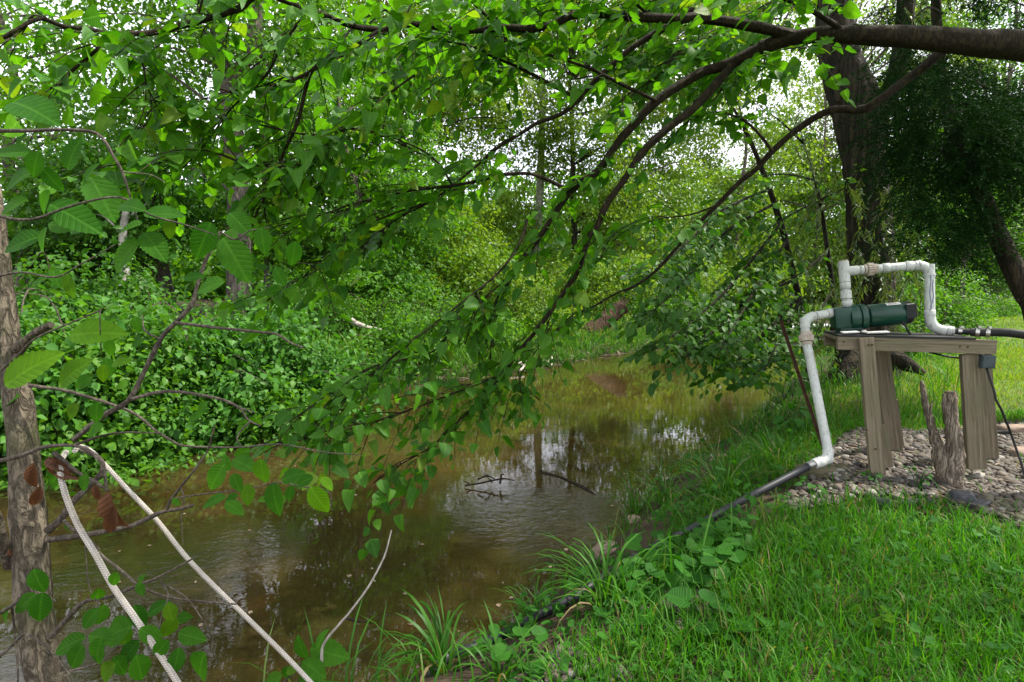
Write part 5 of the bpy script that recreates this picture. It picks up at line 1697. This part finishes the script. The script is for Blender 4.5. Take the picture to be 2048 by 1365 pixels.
TW = [  # (points, depth, radius at root px, at tip px)
    ([(147, 881), (205, 833), (256, 802), (290, 741), (321, 679), (352, 645), (383, 611), (393, 577), (410, 525), (431, 484), (441, 464)], 1.12, 5.5, 3),
    ([(352, 646), (427, 655), (513, 664), (554, 669), (581, 686), (607, 696)], 1.1, 3.2, 1.8),
    ([(262, 799), (335, 783), (434, 797), (478, 816), (496, 840), (521, 852)], 1.12, 4, 1.5),
    ([(478, 816), (509, 825)], 1.12, 2.5, 1.2), ([(502, 842), (478, 867), (475, 884), (484, 892)], 1.12, 2, 1),
    ([(60, 772), (72, 773), (137, 783), (222, 809), (273, 830), (308, 859), (342, 881), (376, 893), (478, 895), (560, 889), (650, 905), (720, 910)], 1.17, 4, 1),
    ([(150, 890), (205, 872), (256, 865), (321, 867)], 1.14, 3, 1.2), ([(321, 679), (290, 662), (284, 631)], 1.1, 2, 1.2),
    ([(-20, 760), (34, 713), (68, 679), (137, 648), (202, 621)], .95, 2.6, 1.4), ([(202, 700), (200, 640), (201, 618)], .95, 1.2, .8),
    ([(-20, 926), (43, 912), (92, 894), (160, 894), (203, 926), (213, 980)], 1.08, 4.5, 2.5),
    ([(107, 905), (153, 944), (192, 965), (217, 983)], 1.05, 4.5, 2.2),
    ([(95, 1062), (124, 1036), (142, 1008), (171, 980), (199, 951), (206, 933), (197, 915), (160, 900)], 1.16, 8, 3.5),
    ([(95, 1080), (160, 1072), (213, 1063), (267, 1051), (320, 1026), (355, 1019), (387, 1011)], 1.18, 6.5, 3),
    ([(334, 1020), (341, 1001), (362, 974), (391, 937), (416, 901), (423, 873), (430, 850)], 1.16, 3, 1.2),
    ([(350, 997), (409, 988), (462, 983), (515, 974), (561, 965), (604, 974), (643, 978), (661, 990), (661, 1015)], 1.14, 1.8, .8),
    ([(362, 976), (368, 1000), (363, 1040), (366, 1090)], 1.14, 1.4, .8),
    ([(128, 1042), (150, 1062), (171, 1072), (199, 1107), (249, 1147), (277, 1171), (330, 1193), (391, 1202), (473, 1209)], 1.15, 3.5, 1.6),
    ([(100, 1275), (117, 1257), (149, 1221), (174, 1202), (220, 1193), (267, 1175), (316, 1155), (373, 1125), (392, 1113)], 1.12, 6, 1.5),
    ([(321, 1160), (334, 1185), (336, 1196), (323, 1235), (316, 1282)], 1.1, 2, 1), ([(335, 1173), (373, 1196), (402, 1235), (423, 1271), (423, 1306)], 1.1, 1.6, .8),
    ([(171, 1072), (173, 1130), (180, 1180), (200, 1210)], 1.12, 1.6, .9),
    ([(-20, 1236), (21, 1214), (36, 1200), (43, 1180)], 1.05, 4, 2), ([(24, 1215), (30, 1270), (36, 1340), (34, 1390)], 1.05, 2.2, 1.4),
    ([(-20, 1330), (20, 1295), (45, 1270), (60, 1272), (100, 1300), (140, 1350)], 1.06, 3.5, 1.4),
    ([(130, 1345), (200, 1325), (245, 1290), (290, 1330), (310, 1370)], 1.05, 2.2, 1.2),
    ([(0, 262), (60, 262), (130, 260), (195, 268), (225, 310), (245, 345), (262, 400), (275, 440)], 1.05, 4, 1.5),
    ([(245, 345), (300, 350), (330, 365)], 1.05, 1.6, .8), ([(-20, 430), (60, 440), (150, 410), (240, 395), (300, 430), (370, 450), (430, 470)], 1.02, 3, 1.2),
    ([(441, 464), (470, 480), (500, 462), (540, 455)], 1.12, 2, 1), ([(-30, 560), (40, 545), (110, 555), (160, 530), (230, 490)], 1.0, 2.6, 1),
    ([(200, 1100), (150, 1040), (190, 1020)], 1.12, 1, .6),
]
for b_, d_, r0_, r1_ in TW:
    n = len(b_)
    dd = d_ + np.cumsum(rng.normal(0, .012, n))
    MB().tube([P(q[0], q[1], dd[i]) for i, q in enumerate(b_)], np.linspace(r0_, r1_, n) / FPX * d_, 8, jit=.2).build('branch', 'bark_twig', elm, True)
# leaves: (column, row, length, direction in degrees; 0 = right, 90 = up), all in photograph pixels
LF = [(Z5, q) for q in [(120, 120, 240, 195), (240, 110, 150, 250), (340, 30, 170, 160), (490, 30, 210, 20), (740, 40, 190, 190), (990, 50, 120, 260), (720, 200, 240, 225), (900, 140, 230, 320),
                        (1190, 120, 230, 250), (1380, 220, 290, 305), (1540, 120, 160, 280), (1220, 380, 190, 190), (400, 295, 120, 40), (330, 340, 110, 300), (400, 390, 140, 270), (230, 350, 110, 200),
                        (220, 655, 130, 170), (560, 1130, 130, 260), (640, 750, 110, 260), (800, 610, 90, 280), (800, 720, 80, 200), (1180, 1100, 90, 230), (1140, 1150, 90, 200), (420, 1120, 110, 240),
                        (540, 1230, 150, 200), (480, 950, 130, 210), (1640, 330, 120, 300), (1720, 200, 150, 260), (1130, 330, 120, 20), (60, 1050, 120, 200), (640, 860, 110, 290)]]
LF += [(Z7, q) for q in [(1210, 210, 160, 235), (1370, 130, 140, 350), (1470, 185, 150, 265), (1330, 240, 100, 300), (1395, 310, 110, 280), (1200, 340, 120, 190), (1320, 380, 110, 335), (1540, 335, 170, 280),
                        (1630, 305, 80, 260), (1710, 230, 100, 200), (1640, 200, 130, 30), (1270, 130, 90, 110), (1300, 325, 70, 200), (215, 800, 140, 285), (130, 920, 130, 215), (225, 950, 160, 265), (640, 790, 90, 250), (790, 840, 70, 300), (790, 785, 60, 60),
                        (550, 880, 100, 250), (570, 990, 110, 260), (500, 1010, 120, 230), (640, 1080, 230, 200), (540, 1200, 160, 250), (380, 1150, 160, 195), (780, 1000, 130, 300), (880, 945, 120, 40), (960, 975, 110, 280),
                        (1030, 1000, 90, 20), (950, 1060, 130, 250), (1075, 1105, 140, 350), (720, 1200, 140, 230), (790, 1290, 160, 280), (990, 1250, 130, 265), (1110, 1290, 230, 240), (420, 1230, 150, 240), (590, 1310, 150, 220),
                        (680, 1270, 120, 300), (850, 1100, 130, 320), (900, 1180, 120, 230), (560, 1110, 150, 170), (700, 1110, 120, 280), (20, 1000, 120, 240), (370, 490, 60, 230), (990, 350, 50, 320), (300, 230, 110, 240), (470, 240, 90, 260)]]
LF += [(Z2, q) for q in [(180, 620, 360, 345), (90, 1040, 250, 200), (600, 1140, 300, 310), (430, 1260, 300, 335), (760, 1200, 190, 0), (950, 1240, 210, 10), (1400, 1300, 190, 320), (410, 900, 210, 60), (60, 880, 200, 170), (200, 960, 160, 250),
                        (300, 1050, 150, 300), (980, 1310, 140, 280), (60, 1200, 200, 200), (250, 1180, 160, 230), (520, 1000, 130, 60), (20, 420, 220, 190), (60, 520, 180, 210)]]
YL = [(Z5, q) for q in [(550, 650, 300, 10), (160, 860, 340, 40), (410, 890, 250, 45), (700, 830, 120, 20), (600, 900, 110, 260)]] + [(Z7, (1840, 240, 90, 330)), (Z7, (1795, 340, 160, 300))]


def placed(LFs, name, mat, parent, d_lo, d_hi, tmpl=T_ELM):
    P_, A_, N_, S_ = [], [], [], []
    for zf, (x_, y_, L_, ang) in LFs:
        k = 2.814 if zf is Z7 else 2.926
        px, py = zf(x_, y_); L_ /= k
        d_ = rng.uniform(d_lo, d_hi)
        a_ = R(ang)
        ax = np.array((math.cos(a_), rng.uniform(-.45, .15), math.sin(a_)))
        l = L_ / FPX * d_ * (1.12 if zf is Z7 else 1.0)
        c = P(px, py, d_)
        P_.append(c - norm(ax) * l * .5); A_.append(ax)
        up = 1 if math.sin(a_) < .5 else .6
        N_.append(np.array((rng.normal(0, .3) + .4 * math.sin(-a_), -.9 + rng.normal(0, .2), up * .8)))
        S_.append(l)
    return leaves(name, mat, parent, tmpl, P_, A_, N_, np.array(S_))


placed(LF, 'foliage', 'leaf_elm', elm, 1.0, 1.2)
o = placed(YL, 'foliage', 'leaf_yellow_backlit', elm, .92, 1.0)
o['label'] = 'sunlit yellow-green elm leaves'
for (x_, y_, L_, ang, q) in ((185, 210, 180, 265, 1), (200, 330, 170, 250, 1), (330, 145, 170, 330, 0), (300, 170, 120, 250, 0), (545, 300, 110, 280, 0), (640, 410, 270, 280, 0), (625, 470, 200, 260, 0), (60, 640, 60, 270, 1), (370, 200, 130, 340, 0)):
    px, py = Z7(x_, y_); d_ = 1.06 if not q else 1.12
    a_ = R(ang); ax = np.array((math.cos(a_), -.1, math.sin(a_))); l = L_ / 2.814 / FPX * d_ * .92
    tm = leaf_template(12, ov(.2), 1.6, .5, .12)
    o = leaves('dead_leaf', 'leaf_dead', elm, tm, [P(px, py, d_) - ax * l * .5], [ax], [(.3 + rng.normal(0, .3), -.8, .3)], np.array([l]))
    o['label'] = 'curled orange-brown dead leaf'

rp = thing('rope', P(125, 940, 1.1), 'white braided rope hanging steeply from the elm, nearer the trunk', 'rope')
MB().tube([P(132, 905, 1.13), P(121, 925, 1.08), P(121, 947, 1.06), P(131, 990, 1.06), P(156, 1051, 1.06), P(192, 1111, 1.05), P(227, 1175, 1.05), P(267, 1232, 1.04), P(306, 1289, 1.03), P(355, 1365, 1.02), P(400, 1440, 1.0), P(430, 1560, .98)],
          .0054, 12, True, 0, .02).build('strand', 'rope', rp, True)
rp = thing('rope', P(180, 900, 1.2), 'white braided rope slanting away to the right over the water', 'rope')
MB().tube([P(150, 902, 1.16), P(160, 893, 1.2), P(178, 900, 1.22), P(199, 919, 1.22), P(256, 980, 1.22), P(313, 1040, 1.22), P(373, 1115, 1.21), P(434, 1178, 1.2), P(497, 1239, 1.2), P(569, 1310, 1.19), P(622, 1366, 1.18), P(700, 1450, 1.16)],
          .0049, 12, True, 0, .02).build('strand', 'rope', rp, True)

# small sapling with a bare pale twig at the bottom edge
q0 = P(600, 1420, 1.25)
sap = thing('sapling', (q0[0], q0[1], gz(q0[0], q0[1])), 'little sapling at the bottom edge with one long bare pale twig', 'sapling')
w = MB().tube([(q0[0], q0[1], gz(q0[0], q0[1]) - .02), q0, P(618, 1363, 1.25), P(643, 1328, 1.25)], [.004, .004, .0036, .0034], 7)
w.build('stem', 'bark_twig', sap, True)
w = MB().tube([P(643, 1328, 1.25), P(647, 1289, 1.25), P(675, 1253, 1.26), P(700, 1224, 1.27), P(736, 1175, 1.28), P(768, 1115, 1.3), P(783, 1061, 1.31)], [.0034, .003, .0028, .0026, .0024, .002, .0015], 7, jit=.2)
w.tube([P(745, 1160, 1.285), P(751, 1163, 1.28)], [.002, .001], 5, False); w.build('branch', 'bark_bleached', sap, True)
MB().tube([P(560, 1375, 1.25), P(585, 1345, 1.25), P(610, 1322, 1.25)], [.002, .002, .0012], 6).build('branch', 'bark_twig', sap, True)
placed([(Z7, q) for q in [(1690, 1180, 130, 110), (1850, 1200, 200, 350), (1770, 1290, 150, 330), (1610, 1320, 90, 260), (1800, 1120, 110, 70), (1640, 1290, 90, 200), (1530, 1350, 110, 200), (1740, 1360, 140, 300)]], 'foliage', 'leaf_elm', sap, 1.2, 1.28)
